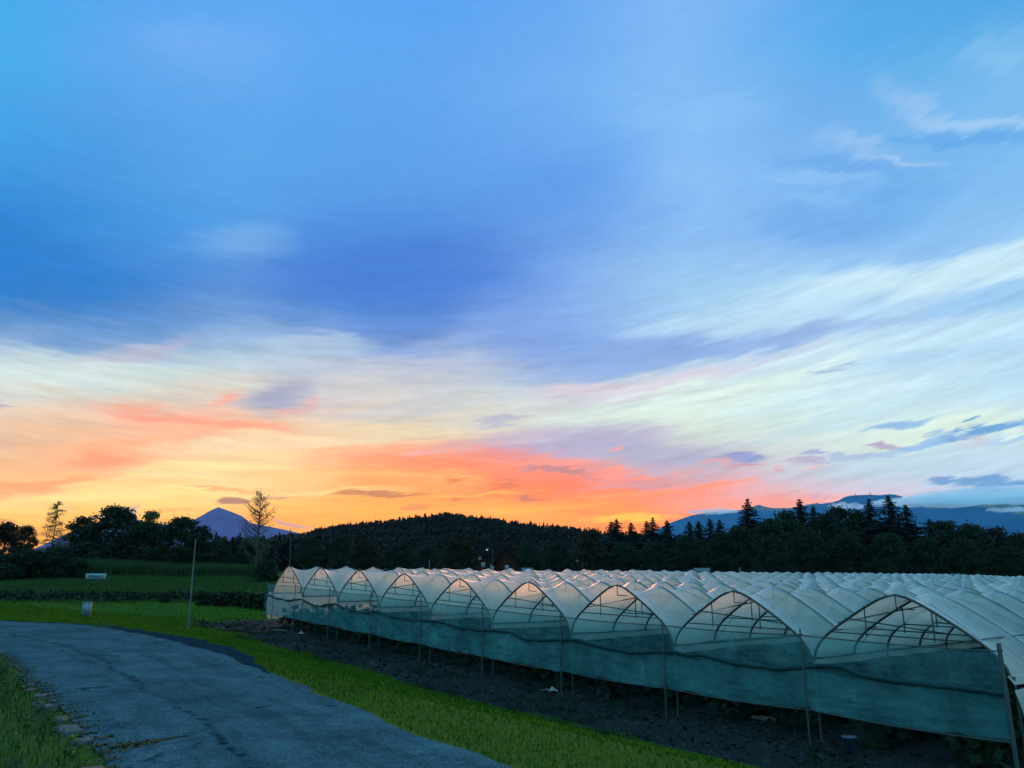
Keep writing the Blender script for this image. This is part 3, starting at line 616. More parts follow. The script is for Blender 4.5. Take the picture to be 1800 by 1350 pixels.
# local y axis = -NV ; local x = towards lower k
th = math.atan2(NV[0], -NV[1]); ROT = th
def locy(t): return (-math.sin(t), math.cos(t))
HS, NHOOP = 1.85, 50
PROF = np.array([(-2.2,0),(-2.13,.23),(-1.97,.46),(-1.70,.68),(-1.41,.89),(-1.10,1.09),(-.73,1.32),(-.38,1.51),(-.13,1.595),(0,1.61)])
PROF = np.vstack([PROF, np.stack([-PROF[-2::-1,0], PROF[-2::-1,1]], 1)])
def prof_smooth(n=25):
    d = np.concatenate([[0], np.cumsum(np.linalg.norm(np.diff(PROF, axis=0), axis=1))]); t = np.linspace(0, d[-1], n)
    return np.stack([np.interp(t, d, PROF[:,0]), np.interp(t, d, PROF[:,1])], 1)
PS = prof_smooth(27)
pn = np.gradient(PS, axis=0); pn = np.stack([-pn[:,1], pn[:,0]], 1); pn /= np.linalg.norm(pn, axis=1)[:,None]   # outward normal
ORD = ['nearest of the row, at the right edge of the photo','second from the right-hand end of the row','third from the right-hand end of the row','fourth from the right-hand end of the row',
 'fifth, middle one of the nine','fourth from the left-hand end of the row','third from the left-hand end of the row, peach-lit','second from the left-hand end of the row, peach-lit','farthest left, beside the gravel path and tall thin tree']
tunnels = []
for k in range(9):
    gl_, gr_ = Gk(k+1), Gk(k); gc = (gl_+gr_)/2; sl = (gr_-gl_)/TW        # local +x is the lower-k side
    c = P0+DH*TW*(k+.5)
    T = empty('polytunnel', (c[0], c[1], gc), ROT)
    tag(T, 'open-fronted polythene tunnel with hoops, %s' % ORD[k], 'polytunnel', 'polytunnels joined side by side')
    tunnels.append(T); zb = 1.95
    def zs(x, z): return zb+z+sl*x
    # film cover with tucks between hoops
    PER = 6; ny = (NHOOP-1)*PER+1; yy = np.arange(ny)/PER*HS+.28
    jit = rng.normal(0, .07, NHOOP); jit[0] = 0; jz = rng.normal(0, .025, NHOOP)
    yy = yy+np.interp(np.arange(ny)/PER, np.arange(NHOOP), jit); hz_j = np.interp(np.arange(ny)/PER, np.arange(NHOOP), jz)
    a_bay = rng.uniform(.45, 1.5, NHOOP); s = np.linspace(-1, 1, len(PS)); amp_ = .04+.17*(1-np.abs(s)**3)
    Pm = np.zeros((ny, len(PS), 3))
    for i in range(ny):
        j, f = divmod(i, PER); f /= PER; sg = 4*f*(1-f)*a_bay[min(j, NHOOP-1)]
        q = PS+pn*(.03-amp_*sg)[:,None]
        Pm[i,:,0] = q[:,0]; Pm[i,:,1] = yy[i]+rng.normal(0,.006,len(PS)); Pm[i,:,2] = zs(q[:,0], q[:,1])+hz_j[i]
    fb = MB(); fb.grid(Pm); fb.build('film_cover', M['film'], T, True)
    # hoops
    hb = MB(); hb.tube(np.stack([PS[:,0]*1.005, 0*PS[:,0], zs(PS[:,0], PS[:,1])], 1), .032, 6); hm = hb.mesh('hoop'); hm.materials.append(M['darkmetal'])
    tb = MB(); cz = .68
    def ax(z): return float(np.interp(z, PROF[:10,1], -PROF[:10,0]))
    tb.tube([(-ax(cz)+.02, 0, zs(-ax(cz), cz)), (ax(cz)-.02, 0, zs(ax(cz), cz))], .016, 5)
    for xx in (-.78, .78):
        zz_ = float(np.interp(-abs(xx), PROF[:10,0], PROF[:10,1])); tb.tube([(xx, 0, zs(xx, zz_-.03)), (xx, 0, zs(xx, cz-.05))], .016, 5)
    tb.tube([(0,0,zs(0,1.58)), (0,0,zs(0,1.3))], .014, 5); tb.tube([(0,0,zs(0,1.3)), (.42,.0,zs(.42,1.3))], .014, 5)
    tm = tb.mesh('truss'); tm.materials.append(M['darkmetal'])
    for j in range(NHOOP):
        o = link(bpy.data.objects.new('hoop', hm), T); o.location = (0, .28+j*HS+jit[j], jz[j])
        if j < 8: link(bpy.data.objects.new('truss', tm), o)
    # braces of the first bay, longitudinal purlins
    bb = MB(); y0, y1 = .28, .28+HS
    bb.tube([(-1.5,y0,zs(-1.5,.88)), (0,y1,zs(0,1.35))], .016, 5); bb.tube([(-1.3,y0,zs(-1.3,1.0)), (.3,y1,zs(.3,.66))], .016, 5)
    bb.build('brace', M['darkmetal'], T)
    if k == 0:
        for xx in (-1.6, 1.6):
            b2 = MB(); zz_ = float(np.interp(-abs(xx), PROF[:10,0], PROF[:10,1])); b2.tube([(xx, .28, zs(xx, zz_-.05)), (xx, 20, zs(xx, zz_-.05))], .014, 5); b2.build('purlin', M['darkmetal'], T)
    # tension ropes, zig-zag over the film
    rp = MB()
    for j in range(NHOOP-1):
        y0 = .28+j*HS+jit[j]; t_ = np.linspace(0, 1, 9); fl = 1 if j % 2 else -1
        xi = np.interp(t_, [0,.5,1], [-2.2,0,2.2]); zi = np.interp(-np.abs(xi), PROF[:10,0], PROF[:10,1]); sgn = 4*t_*(1-t_)
        yv = y0+HS*(t_ if fl > 0 else 1-t_); rp.tube(np.stack([xi, yv, zs(xi, zi)+.045-.13*sgn], 1), .008, 4, False)
    rp.build('tension_rope', M['rope'], T)
    # legs below the gutters (each tunnel keeps the far-side row, the nearest both)
    for sx in ((-2.25, 2.25) if k == 0 else (-2.25,)):
        for j in range(0, 24, 2):
            lb = MB(); lb.tube([(0,0,-.1),(0,0,1.98)], .025, 6); zg = gc+sl*sx
            o = lb.build('leg', M['metal'], T); o.location = (sx, .32+j*HS, sl*sx)
    # gutter strip between neighbours
    gt = MB(); gt.tube([(-2.25,.2,zs(-2.25,-.01)),(-2.25,.28+(NHOOP-1)*HS,zs(-2.25,-.01))], .04, 6); gt.build('gutter', M['darkmetal'], T)
    # loose hem of film hanging below the gutter
    if k < 8:
        yl = np.linspace(.25, .28+(NHOOP-1)*HS, 260)[:,None]; a = np.linspace(0, 1, 5)[None,:]; dp = .20+.16*(fbm(yl*.55, yl*0+k, 3, 81)-.3)
        sb = MB(); xo = -2.25+.05*np.sin(yl*3.1+k)*a; zo = 1.95-dp*a; sb.grid(np.stack(np.broadcast_arrays(xo, yl, zo+sl*xo), -1)); sb.build('film_hem', M['sidefilm'], T, True)
    if k == 8:      # hanging side film, bulging outward, of the far end tunnel
        a = np.linspace(0,1,9)[None,:]; yl = np.linspace(.1, .28+(NHOOP-1)*HS, 80)[:,None]
        sb = MB(); xo = -2.3-.34*np.sin(np.pi*a*.9+.2)*(1+.15*np.sin(yl*2.1)); zo = 1.98-1.55*a+.03*np.sin(yl*3)
        sb.grid(np.stack(np.broadcast_arrays(xo, yl, zo+sl*xo), -1)); sb.build('side_film', M['sidefilm'], T, True)
    if k == 0:
        a = np.linspace(0,1,9)[None,:]; yl = np.linspace(.12, .28+(NHOOP-1)*HS, 120)[:,None]
        sb = MB(); xo = 2.3+.1*np.sin(np.pi*a)*(1+.3*np.sin(yl*2.3)); zo = 1.72-1.2*a+.04*np.sin(yl*2.7)
        sb.grid(np.stack(np.broadcast_arrays(xo, yl, zo+sl*xo), -1)); sb.build('side_film', M['sidefilm'], T, True)
        eb = MB(); xo = 2.2+.12*a; zo = 2.0-.17*a+.02*np.sin(yl*4)*a; eb.grid(np.stack(np.broadcast_arrays(xo, yl, zo+sl*xo), -1)); eb.build('eave_film', M['film'], T, True)
# front windbreak net: one long cloth on its own posts
WN = empty('windbreak_net', (P0[0], P0[1], Gk(0)), 0)
tag(WN, 'long sheer blue-green windbreak net hung across the open tunnel fronts', 'net curtain')
def fr(uu, z, dv=0.):   # local to WN
    uu = np.asarray(uu, float); return np.stack(np.broadcast_arrays(uu*DH[0]+dv*NV[0], uu*DH[1]+dv*NV[1], Gk(uu/TW)-Gk(0)+z), -1)
uu = np.linspace(0, 9*TW, 1000)[:,None]; a = np.linspace(0, 1, 34)[None,:]
bay = np.abs(np.sin(np.pi*uu/TW)); ztop = 2.5-.035*bay+.02*np.sin(uu*5.3); zbot = .76-.05*bay+.025*np.sin(uu*1.7)+.015*np.sin(uu*7.1)
zz = ztop*(1-a)+zbot*a
fold = np.sin(9.*(uu*.42-zz*1.35)+5*fbm(uu*.7, zz*.8, 3, 33))*np.clip(fbm(uu*.55+2, zz*.6, 3, 35)*2.6-.9, 0, 1)
fold2 = np.sin(13.*(uu*.5+zz*.9)+6*fbm(uu*.8+5, zz, 3, 37))*np.clip(fbm(uu*.5+9, zz*.7, 3, 39)*2.6-1.1, 0, 1)
wr = .04*np.sin(uu*2.4+a*7)+.07*fold+.04*fold2+.10*(fbm(uu*1.5+a*3, a*4+uu*.4, 4, 31)-.45)
dvv = .12+wr*np.sin(np.pi*np.clip(a*1.05, 0, 1))-.07*bay*a
nb = MB(); nb.grid(np.stack([uu*DH[0]+dvv*NV[0], uu*DH[1]+dvv*NV[1], Gk(uu/TW)-Gk(0)+zz], -1)); nb.build('net', M['net'], WN, True)
zl = (1.74+.06*np.sin(uu*1.3)-.12*bay)*(1-a)+(zbot+.03)*a; dl2 = .06+.03*np.sin(uu*1.9+a*5)+.08*(fbm(uu*1.1+a*2, a*3+uu*.3, 4, 91)-.45)+.02*fold2
nb = MB(); nb.grid(np.stack([uu*DH[0]+dl2*NV[0], uu*DH[1]+dl2*NV[1], Gk(uu/TW)-Gk(0)+zl], -1)); nb.build('inner_net', M['net'], WN, True)
u1 = np.linspace(0, 9*TW, 200)
for nm, zc, rad, mt in (('top_rail', 2.5-.035*np.abs(np.sin(np.pi*u1/TW)), .016, M['metal']), ('bottom_cord', .755-.05*np.abs(np.sin(np.pi*u1/TW)), .015, M['metal'])):
    b = MB(); b.tube(fr(u1, zc, .13 if nm == 'top_rail' else .08), rad, 6); b.build(nm, mt, WN)
u2 = np.linspace(0, 9*TW, 420); zc = 1.80-.16*np.abs(np.sin(np.pi*u2/TW+.5))**1.5+.10*(fbm(u2*1.1, u2*0, 4, 41)-.45)*2
rb_ = MB(); rb_.tube(fr(u2, zc, .15), .028+.06*fbm(u2*3, u2*0+2, 3, 43), 8); rb_.build('rolled_edge', M['roll'], WN, True)
for k in range(10):
    pb = MB(); pb.tube([(0,0,-.15),(0,0,2.66)], .022 if k else .045, 8); pb.tube([(-.05,0,2.52),(.06,0,2.52)], .02, 5)
    o = pb.build('post', M['metal'], WN); p = fr(k*TW, 0, .19); o.location = tuple(p)

# crop rows inside the tunnels: leafy hedges, too many leaves and canes to count
cr_ = MB()
for k in range(9):
    for sx in (-1.1, 1.1):
        n = 2600; y = rng.uniform(.5, 34, n)**1.0; x = sx+rng.normal(0,.28,n); z = np.abs(rng.normal(.55,.32,n)).clip(.02,1.35)
        c = P0+DH*TW*(k+.5)-DH*0; pos2 = c[None]+(-NV)[None]*y[:,None]+(-DH)[None]*x[:,None]
        a = rng.normal(size=(n,3)); a /= np.linalg.norm(a,axis=1)[:,None]; b = np.cross(a, rng.normal(size=(n,3))); b /= np.linalg.norm(b,axis=1)[:,None]
        sz = rng.uniform(.07,.15,n)[:,None]; cr_.quads(np.concatenate([pos2, (Gk(k+.5)+z)[:,None]],1), a*sz, b*sz*.7)
tag(cr_.build('crop_rows', M['crop']), None, None, None, 'stuff')

# ------------------------------------------------------------------ small things on the soil strip
def onsoil(x, y):
    a, b, c = ray(x, y); t = 1.
    for Y in np.linspace(6, 80, 900):
        p = (a/b*Y, Y); z = EYE+c/b*Y
        if z < tz(*p): return p[0], p[1], tz(*p)
    return a/b*30, 30, 0
def plank(px, L, w, rz, label):
    p = onsoil(*px); mb = MB(); mb.box((0,0,.05),(L,w,.05)); mb.box((L*.1,.02,.09),(L*.7,w*.8,.03)); o = mb.build('plank', M['wood']); o.location = p; o.rotation_euler = (0,R(3),rz); tag(o, label, 'plank', 'loose planks by the tunnels'); return o
plank((505,1103), 1.9, .16, R(10), 'pale weathered plank lying under the far left tunnel, the longer one')
plank((492,1110), 1.0, .14, R(-14), 'short dark plank on the soil just before the longer pale plank')
plank((1345,1268), .75, .3, R(-38), 'short thick board on the dark soil under the second tunnel from the right')
M['rag'] = simple('white_sheet', (.2,.2,.2), .7, .2, 0, .2, 8)
def scrap(px, s, label):
    p = onsoil(*px); n = 14; a = np.linspace(-1,1,n); A, B = np.meshgrid(a, a, indexing='ij'); z = .35*s*np.exp(-((A-.3)**2+(B)**2)*4)+.06*s*np.sin(A*7+B*3)+.05
    mb = MB(); mb.grid(np.stack([A*s*(1-.3*B), B*s*.5*(1+.2*np.sin(A*4)), z], -1)); o = mb.build('plastic_scrap', M['rag'], None, True); o.location = p; o.rotation_euler = (0,0,R(-40)); return tag(o, label, 'plastic scrap')
scrap((968,1216), .3, 'crumpled white plastic scrap on the soil before the middle tunnels')
scrap((528,1115), .28, 'small pale crumpled scrap on the soil near the far left tunnel')
M['bucket'] = simple('blue_plastic', (.05,.07,.11), .5, .4)
bk = empty('bucket', onsoil(1495,1322)); tag(bk, 'dark blue-grey bucket standing under the nearest tunnel', 'bucket')
mb = MB(); a = np.linspace(0, 2*np.pi, 17)[:-1]
prof = [(.0,.0),(.12,.0),(.15,.3),(.165,.3),(.165,.33),(.145,.33),(.115,.03),(.0,.03)]
P_ = np.stack([np.stack([r_*np.cos(np.append(a, a[0])), r_*np.sin(np.append(a, a[0])), np.full(17, z_)], 1) for r_, z_ in prof], 0); mb.grid(P_); mb.build('pail', M['bucket'], bk, True)
mb = MB(); t_ = np.linspace(0, np.pi, 12); mb.tube(np.stack([.16*np.cos(t_), .02+.12*np.sin(t_), .31+.02*np.sin(t_)], 1), .006, 5); mb.build('handle', M['metal'], bk)

# ------------------------------------------------------------------ trees
def rvec(n):
    a = rng.normal(size=(n,3)); return a/np.linalg.norm(a, axis=1)[:,None]
def spruce(h=1., seed=0, w=.2, dens=1.):
    """unit-height spruce, scaled on placing"""
    global rng; keep = rng; rng = np.random.default_rng(seed)
    t = MB(); t.tube([(0,0,-.02),(0,0,.5),(.003,0,.97)], [.016,.010,.002], 6); c = MB(); nW = 36
    for i in range(nW):
        f = i/(nW-1); z = .10+.86*f**.92; R0 = w*(1-f)**.68*(rng.uniform(.62,1.12))*(1. if i%2 else .86)+.002; nb_ = int(9+6*(1-f)); cs = .28+.72*(1-f)**.6
        for b in range(nb_):
            if rng.random() > .93*dens: continue
            a = rng.uniform(0,6.28); L = R0*rng.uniform(.55,1.18); m = max(3, int(L/.018)); s = np.linspace(.12,1,m)
            d = np.array([math.cos(a), math.sin(a)]); zc = z-.30*L*s+.16*L*s**2.2
            C = np.stack([d[0]*L*s, d[1]*L*s, zc-.006], 1)+rng.normal(0,.004,(m,3)); side = np.array([-d[1], d[0], 0])
            U_ = side[None]*((.036*cs*(1-.55*s))*rng.uniform(.6,1.3,m))[:,None]+np.array([0,0,-.006*cs]); V_ = np.stack([d[0]*np.full(m,.012), d[1]*np.full(m,.012), np.full(m,-.004)], 1)
            c.quads(C, U_, V_)
            C2 = C.copy(); C2[:,2] -= .008*cs; c.quads(C2, np.stack([d[0]*np.full(m,.012*cs), d[1]*np.full(m,.012*cs), np.zeros(m)],1), np.stack([side[0]*np.full(m,.004), side[1]*np.full(m,.004), np.full(m,.012*cs)],1))
    rng = keep; return t.mesh('trunk'), c.mesh('crown')
def broad(seed=0, w=.36, base=.14, nclump=60, leaves=70, cl=.075, leaf=.013, tall=1., top=.5):
    """unit-height broadleaf: forked trunk, limbs, crown of leaf clumps with gaps"""
    global rng; keep = rng; rng = np.random.default_rng(seed)
    t = MB(); c = MB(); t.tube([(0,0,-.02),(.004,.003,.2),(-.006,.004,.5),(.004,0,.86)], [.024,.017,.011,.002], 6)
    for i in range(nclump):
        zf = rng.uniform(0,1); z = base+(.97-base)*zf; prof_ = math.sin(math.pi*min(1,max(.06,(zf*.9+.08)))**(.75+top*.5))**.7
        a = rng.uniform(0,6.28); rr_ = w*prof_*rng.uniform(.35,1.05); p = np.array([math.cos(a)*rr_, math.sin(a)*rr_, z])
        b0 = np.array([0,0,max(.1, z-.25*rr_/w-.06)]); mid_ = (b0+p)/2+np.array([0,0,.02])
        if i % 2 == 0: t.tube([b0, mid_, p], [.006,.004,.0015], 4, False)
        n = int(leaves*rng.uniform(.6,1.4)); s = cl*rng.uniform(.6,1.35)
        q = p+rng.normal(size=(n,3))*np.array([s,s,s*.62])*.62
        U_ = rvec(n); V_ = np.cross(U_, rvec(n)); V_ /= np.linalg.norm(V_,axis=1)[:,None]; sz = leaf*rng.uniform(.6,1.4,n)[:,None]
        c.quads(q, U_*sz, V_*sz*.7)
    rng = keep; return t.mesh('trunk'), c.mesh('crown')
def airy(seed=0, w=.2, nb_=46, leaves=16, larch=False, leaf=.008):
    """thin-leaved tree whose branches read against the sky"""
    global rng; keep = rng; rng = np.random.default_rng(seed)
    t = MB(); c = MB(); t.tube([(0,0,-.02),(.006,0,.3),(-.004,.004,.65),(.0,0,.99)], [.014,.010,.006,.0012], 6)
    for i in range(nb_):
        f = i/nb_; z = .16+.8*f; a = rng.uniform(0,6.28); d = np.array([math.cos(a), math.sin(a), 0])
        L = w*((1-f)**.8+.1)*rng.uniform(.6,1.15) if larch else w*(math.sin(math.pi*(.15+.8*f))**.8)*rng.uniform(.5,1.1)
        s = np.linspace(0,1,6); up_ = (.05 if larch else .7)*L
        B = np.stack([d[0]*L*s, d[1]*L*s, z+up_*s**1.4-(.12*L*s if larch else 0)], 1); t.tube(B, np.linspace(.0045,.0012,6), 4, False)
        for j in range(2,6):
            tw = B[j]+rvec(3)*L*.28; 
            for q in tw: t.tube([B[j], q], [.0014,.0008], 3 if False else 4, False)
        n = leaves; s2 = rng.uniform(.2,1,n); q = np.stack([np.interp(s2, s, B[:,m]) for m in range(3)],1)+rng.normal(0,.022 if not larch else .013,(n,3))
        U_ = rvec(n); V_ = np.cross(U_, rvec(n)); V_ /= np.linalg.norm(V_,axis=1)[:,None]; sz = leaf*rng.uniform(.6,1.4,n)[:,None]; c.quads(q, U_*sz, V_*sz*.7)
    rng = keep; return t.mesh('trunk'), c.mesh('crown')
PROTO = {}
def proto(key, meshes): PROTO[key] = meshes
for i in range(3): proto('spruce%d' % i, spruce(seed=20+i, w=(.31,.26,.34)[i]))
for i in range(4): proto('broad%d' % i, broad(seed=40+i, w=(.36,.30,.42,.26)[i], base=(.1,.14,.06,.12)[i], nclump=(120,100,140,90)[i], top=(.5,.3,.7,.2)[i]))
proto('airy', airy(61, .22, 80, 9, leaf=.0052)); proto('larch', airy(63, .30, 74, 20, True, .0055)); proto('bush', broad(70, .62, .02, 90, 70, .15, .022, top=.8))
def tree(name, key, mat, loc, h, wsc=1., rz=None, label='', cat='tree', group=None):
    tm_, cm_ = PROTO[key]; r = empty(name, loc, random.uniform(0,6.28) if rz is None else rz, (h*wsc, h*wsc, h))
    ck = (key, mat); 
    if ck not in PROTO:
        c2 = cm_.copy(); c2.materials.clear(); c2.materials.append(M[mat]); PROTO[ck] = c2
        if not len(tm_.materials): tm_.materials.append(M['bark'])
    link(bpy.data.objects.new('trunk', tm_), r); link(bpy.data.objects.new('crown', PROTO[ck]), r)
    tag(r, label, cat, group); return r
def ptree(name, key, mat, x, ytop, Y, label, group, wsc=1., cat='tree', zb=None):
    p = at(x, ytop, Y); zg = tz(p.x, Y) if zb is None else zb; wsc *= 1.3 if key.startswith('spruce') else 1.; return tree(name, key, mat, (p.x, Y, zg-.1), p.z-zg+.1, wsc, None, label, cat, group)
GR = 'trees of the belt behind the tunnels on the right'
BELT = [ # name key mat x ytop Y wsc label
 ('spruce_tree','spruce0','spruce',1313,872,150,1.,'lone pointed spruce standing taller than its neighbours left of the blue ridge'),
 ('spruce_tree','spruce1','spruce',1404,872,158,1.05,'slim spruce, left of a close pair before the snowy ridge'),
 ('spruce_tree','spruce1','spruce',1428,884,160,.95,'narrow spruce, right and shorter one of a close pair'),
 ('spruce_tree','spruce0','spruce',1526,872,150,.9,'slender spruce, left of the three in a row before the flat-topped mountain'),
 ('spruce_tree','spruce0','spruce',1560,866,146,1.05,'tallest spruce, middle of the three in a row before the flat-topped mountain'),
 ('spruce_tree','spruce2','spruce',1590,882,144,1.,'broad spruce, right of the three in a row'),
 ('spruce_tree','spruce1','spruce',1632,908,150,1.2,'short spruce just right of the three in a row'),
 ('broadleaf_tree','broad0','leaf',1352,912,140,.85,'dark broadleaf tree in the dip right of the lone spruce'),
 ('broadleaf_tree','broad1','leaf',1380,898,150,.9,'rounded dark tree pressed against the slim spruce pair'),
 ('broadleaf_tree','broad2','leaf',1452,906,148,.75,'low dark tree right of the slim spruce pair'),
 ('broadleaf_tree','broad3','leaf',1474,892,155,1.1,'lighter loose-crowned tree between the spruce pair and the three spruces'),
 ('broadleaf_tree','broad1','leaf',1503,897,156,.9,'loose green tree touching the leftmost of the three spruces'),
 ('broadleaf_tree','broad3','leaf',1656,915,140,1.1,'uneven dark tree below the cloud bank'),
 ('broadleaf_tree','broad0','leaf',1704,921,135,.8,'pale-topped green tree under the right-hand mountain slope'),
 ('broadleaf_tree','broad1','autumn',1748,926,132,1.,'brownish broadleaf tree near the right edge of the photo'),
 ('broadleaf_tree','broad2','leaf',1690,950,120,.8,'low rounded tree in front of the pale-topped one'),
 ('broadleaf_tree','broad2','leaf',1792,940,128,.8,'dark tree cut by the right edge of the photo'),
 ('broadleaf_tree','broad0','leaf',1300,925,138,.8,'wide dark tree at the foot of the lone spruce'),
 ('broadleaf_tree','broad2','leaf',1268,938,140,.8,'dark tree between the wood and the lone spruce'),
 ('broadleaf_tree','broad2','leaf',1420,935,128,.8,'broad dark crown below the slim spruce pair'),
 ('broadleaf_tree','broad0','leaf',1490,935,126,.85,'broad dark crown below the loose-crowned light tree'),
 ('broadleaf_tree','broad2','leaf',1560,940,124,.85,'broad dark crown below the three spruces'),
 ('broadleaf_tree','broad0','leaf',1625,945,122,.85,'broad dark crown below the short spruce'),
 ('broadleaf_tree','broad2','leaf',1355,945,124,.85,'broad dark crown low between lone spruce and spruce pair'),
 ('broadleaf_tree','broad2','leaf',1772,962,110,.8,'low dark tree in front of the half hidden pale house'),
 ('broadleaf_tree','broad0','leaf',1745,965,112,.85,'low dark crown in front of the brownish tree'),
 ('spruce_tree','spruce2','spruce',1247,908,190,1.,'spruce on the wood edge, nearest the lone tall spruce'),
 ('spruce_tree','spruce0','spruce',1264,910,196,1.,'spruce beside the first one on the wood edge'),
 ('spruce_tree','spruce1','spruce',1227,912,200,1.2,'narrow wood-edge spruce under the blue ridge tip'),
 ('spruce_tree','spruce2','spruce',1211,913,205,1.,'wood-edge spruce at the right end of the sunset glow'),
 ('spruce_tree','spruce1','spruce',1172,911,215,1.2,'thin spruce sticking up in the brightest sunset glow'),
 ('spruce_tree','spruce0','spruce',1147,906,215,1.,'tallest spruce before the brightest sunset glow'),
 ('spruce_tree','spruce1','spruce',1136,912,220,1.1,'spruce leaning on the tallest one in the glow'),
 ('spruce_tree','spruce2','spruce',1109,915,220,1.,'stout spruce in the gap left of the glow'),
 ('spruce_tree','spruce0','spruce',1083,909,215,1.2,'bushy spruce at the left end of the glow, right of a twin'),
 ('spruce_tree','spruce1','spruce',1074,913,218,1.3,'spruce at the left end of the glow, left of a twin'),
]
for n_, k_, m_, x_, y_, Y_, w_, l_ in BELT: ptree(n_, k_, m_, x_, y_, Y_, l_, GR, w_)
GM = 'trees at the foot of the wooded hill'
for n_, k_, m_, x_, y_, Y_, w_, l_ in [
 ('broadleaf_tree','broad2','leaf',545,945,150,.9,'dark round tree behind the far left tunnel ridge'),
 ('broadleaf_tree','broad0','leaf',600,938,165,.9,'dark tree left of the reddish-brown one at the hill foot'),
 ('broadleaf_tree','broad1','autumn',640,948,150,1.1,'dull brown tree behind the left tunnels'),
 ('broadleaf_tree','broad2','leaf',705,955,160,.9,'low dark tree between the brown trees at the hill foot'),
 ('broadleaf_tree','broad0','leaf',755,958,150,.9,'dark tree behind the thin pole left of the house'),
 ('broadleaf_tree','broad1','autumn',806,938,140,1.1,'rusty brown tree just left of the red-brown house'),
 ('broadleaf_tree','broad2','leaf',925,955,190,.9,'dark tree right behind the red-brown house'),
 ('broadleaf_tree','broad0','leaf',980,952,180,.9,'dark tree between the house and the tall brown tree'),
 ('broadleaf_tree','broad3','autumn',1040,930,170,1.1,'tall brown tree right of the house'),
 ('broadleaf_tree','broad2','leaf',1095,955,170,.9,'dark tree right of the tall brown tree'),
 ('broadleaf_tree','broad0','leaf',1150,950,165,.9,'dark tree below the brightest sunset glow'),
 ('broadleaf_tree','broad2','leaf',1205,945,160,.9,'dark tree behind the blank roadside board'),
]: ptree(n_, k_, m_, x_, y_, Y_, l_, GM, w_)
GL = 'trees along the field on the left'
for n_, k_, m_, x_, y_, Y_, w_, l_ in [
 ('broadleaf_tree','broad0','autumn',14,918,125,.95,'reddish rounded tree cut by the left edge of the photo'),
 ('broadleaf_tree','broad2','autumn',48,926,130,.7,'low reddish tree second from the left edge'),
 ('larch_tree','larch','larch',104,876,112,1.,'see-through golden larch against the yellow sky'),
 ('broadleaf_tree','broad1','leaf',150,908,118,1.15,'grey-green loose tree left of the big dark crown'),
 ('broadleaf_tree','broad2','leaf',206,893,112,1.05,'largest dark crown on the left, above the place-name sign'),
 ('broadleaf_tree','broad3','birch',268,898,120,.8,'thin yellowish tree peeping out behind the largest dark crown'),
 ('broadleaf_tree','broad0','leaf',262,918,108,1.2,'dark tree filling between the two big crowns on the left'),
 ('broadleaf_tree','broad0','leaf',322,909,106,1.1,'dark crown left of the pyramid mountain, behind the white pole'),
 ('broadleaf_tree','broad1','leaf',355,924,105,1.15,'dark tree under the left slope of the pyramid mountain'),
 ('broadleaf_tree','broad2','leaf',382,952,112,1.1,'low dark tree at the foot of the pyramid mountain'),
 ('birch_tree','airy','birch',460,862,92,1.,'tall thin nearly bare tree rising behind the far left tunnel'),
 ('broadleaf_tree','broad2','leaf',425,972,115,1.2,'low dark bushy tree left of the tall thin one'),
 ('broadleaf_tree','broad1','leaf',462,958,96,.8,'leafy lower tree around the foot of the tall thin one'),
]: ptree(n_, k_, m_, x_, y_, Y_, l_, GL, w_)
GB = 'bushes along the field edge on the left'
for x_, y_, Y_, w_, l_ in [(20,975,88,1.3,'dark bush at the left edge above the green field'),(62,968,90,1.1,'dark bush second from the left edge'),(105,962,90,1.,'large dark bush under the golden larch'),(140,985,92,1.,'low bush at the left end of the maize'),(180,962,122,1.4,'dark bush filling in under the largest left crown'),(235,964,122,1.4,'dark bush under the gap between the two big left crowns'),(300,966,121,1.4,'dark bush under the crown left of the pyramid mountain'),(355,972,120,1.4,'dark bush right of the white pole, beyond the maize'),(415,982,118,1.3,'dark bush at the right end of the maize'),
  (352,1042,63,1.0,'small dark bush at the foot of the white pole'),(292,1043,62,.9,'pale low bush on the far side of the lawn'),(470,985,84,1.1,'dark bush left of the far tunnel end')]:
    ptree('bush', 'bush', 'hedge', x_, y_, Y_, l_, GB, w_, 'bush')

# clipped hedge between lawn and field, right of the pole
def leafbox(n, lo, hi, size):
    lo, hi = np.array(lo), np.array(hi); q = rng.uniform(0,1,(n,3)); q = lo+(hi-lo)*q; U_ = rvec(n); V_ = np.cross(U_, rvec(n)); V_ /= np.linalg.norm(V_,axis=1)[:,None]; s = size*rng.uniform(.6,1.4,n)[:,None]; return q, U_*s, V_*s*.7
hb = MB(); p1, p2 = at(362,1045,62), at(476,1048,60); n = 5000
t = rng.random(n); xx = p1.x+(p2.x-p1.x)*t; yy_ = 61+rng.normal(0,.35,n); zg = terrain(xx, yy_); hh = (p1.z+.1-zg)*rng.random(n)**.8*(1+.1*np.sin(xx*2))
q, U_, V_ = leafbox(n, (0,0,0), (1,1,1), .11); hb.quads(np.stack([xx, yy_, zg+hh],1), U_, V_)
hr = hb.build('hedge', M['hedge']); tag(hr, 'low dark clipped hedge on the far lawn left of the tunnels', 'hedge')
hb = MB(); n = 9000; xx = rng.uniform(-52,-21,n); yy_ = 66+rng.normal(0,.6,n)+.0*xx; zg = terrain(xx, yy_); hh = np.abs(rng.normal(0,.15,n))*(.4+fbm(xx*.5, yy_*0, 3, 3))
q, U_, V_ = leafbox(n, (0,0,0), (1,1,1), .13); hb.quads(np.stack([xx, yy_, zg+hh],1), U_, V_)
tag(hb.build('scrub_strip', M['hedge']), None, None, None, 'stuff')
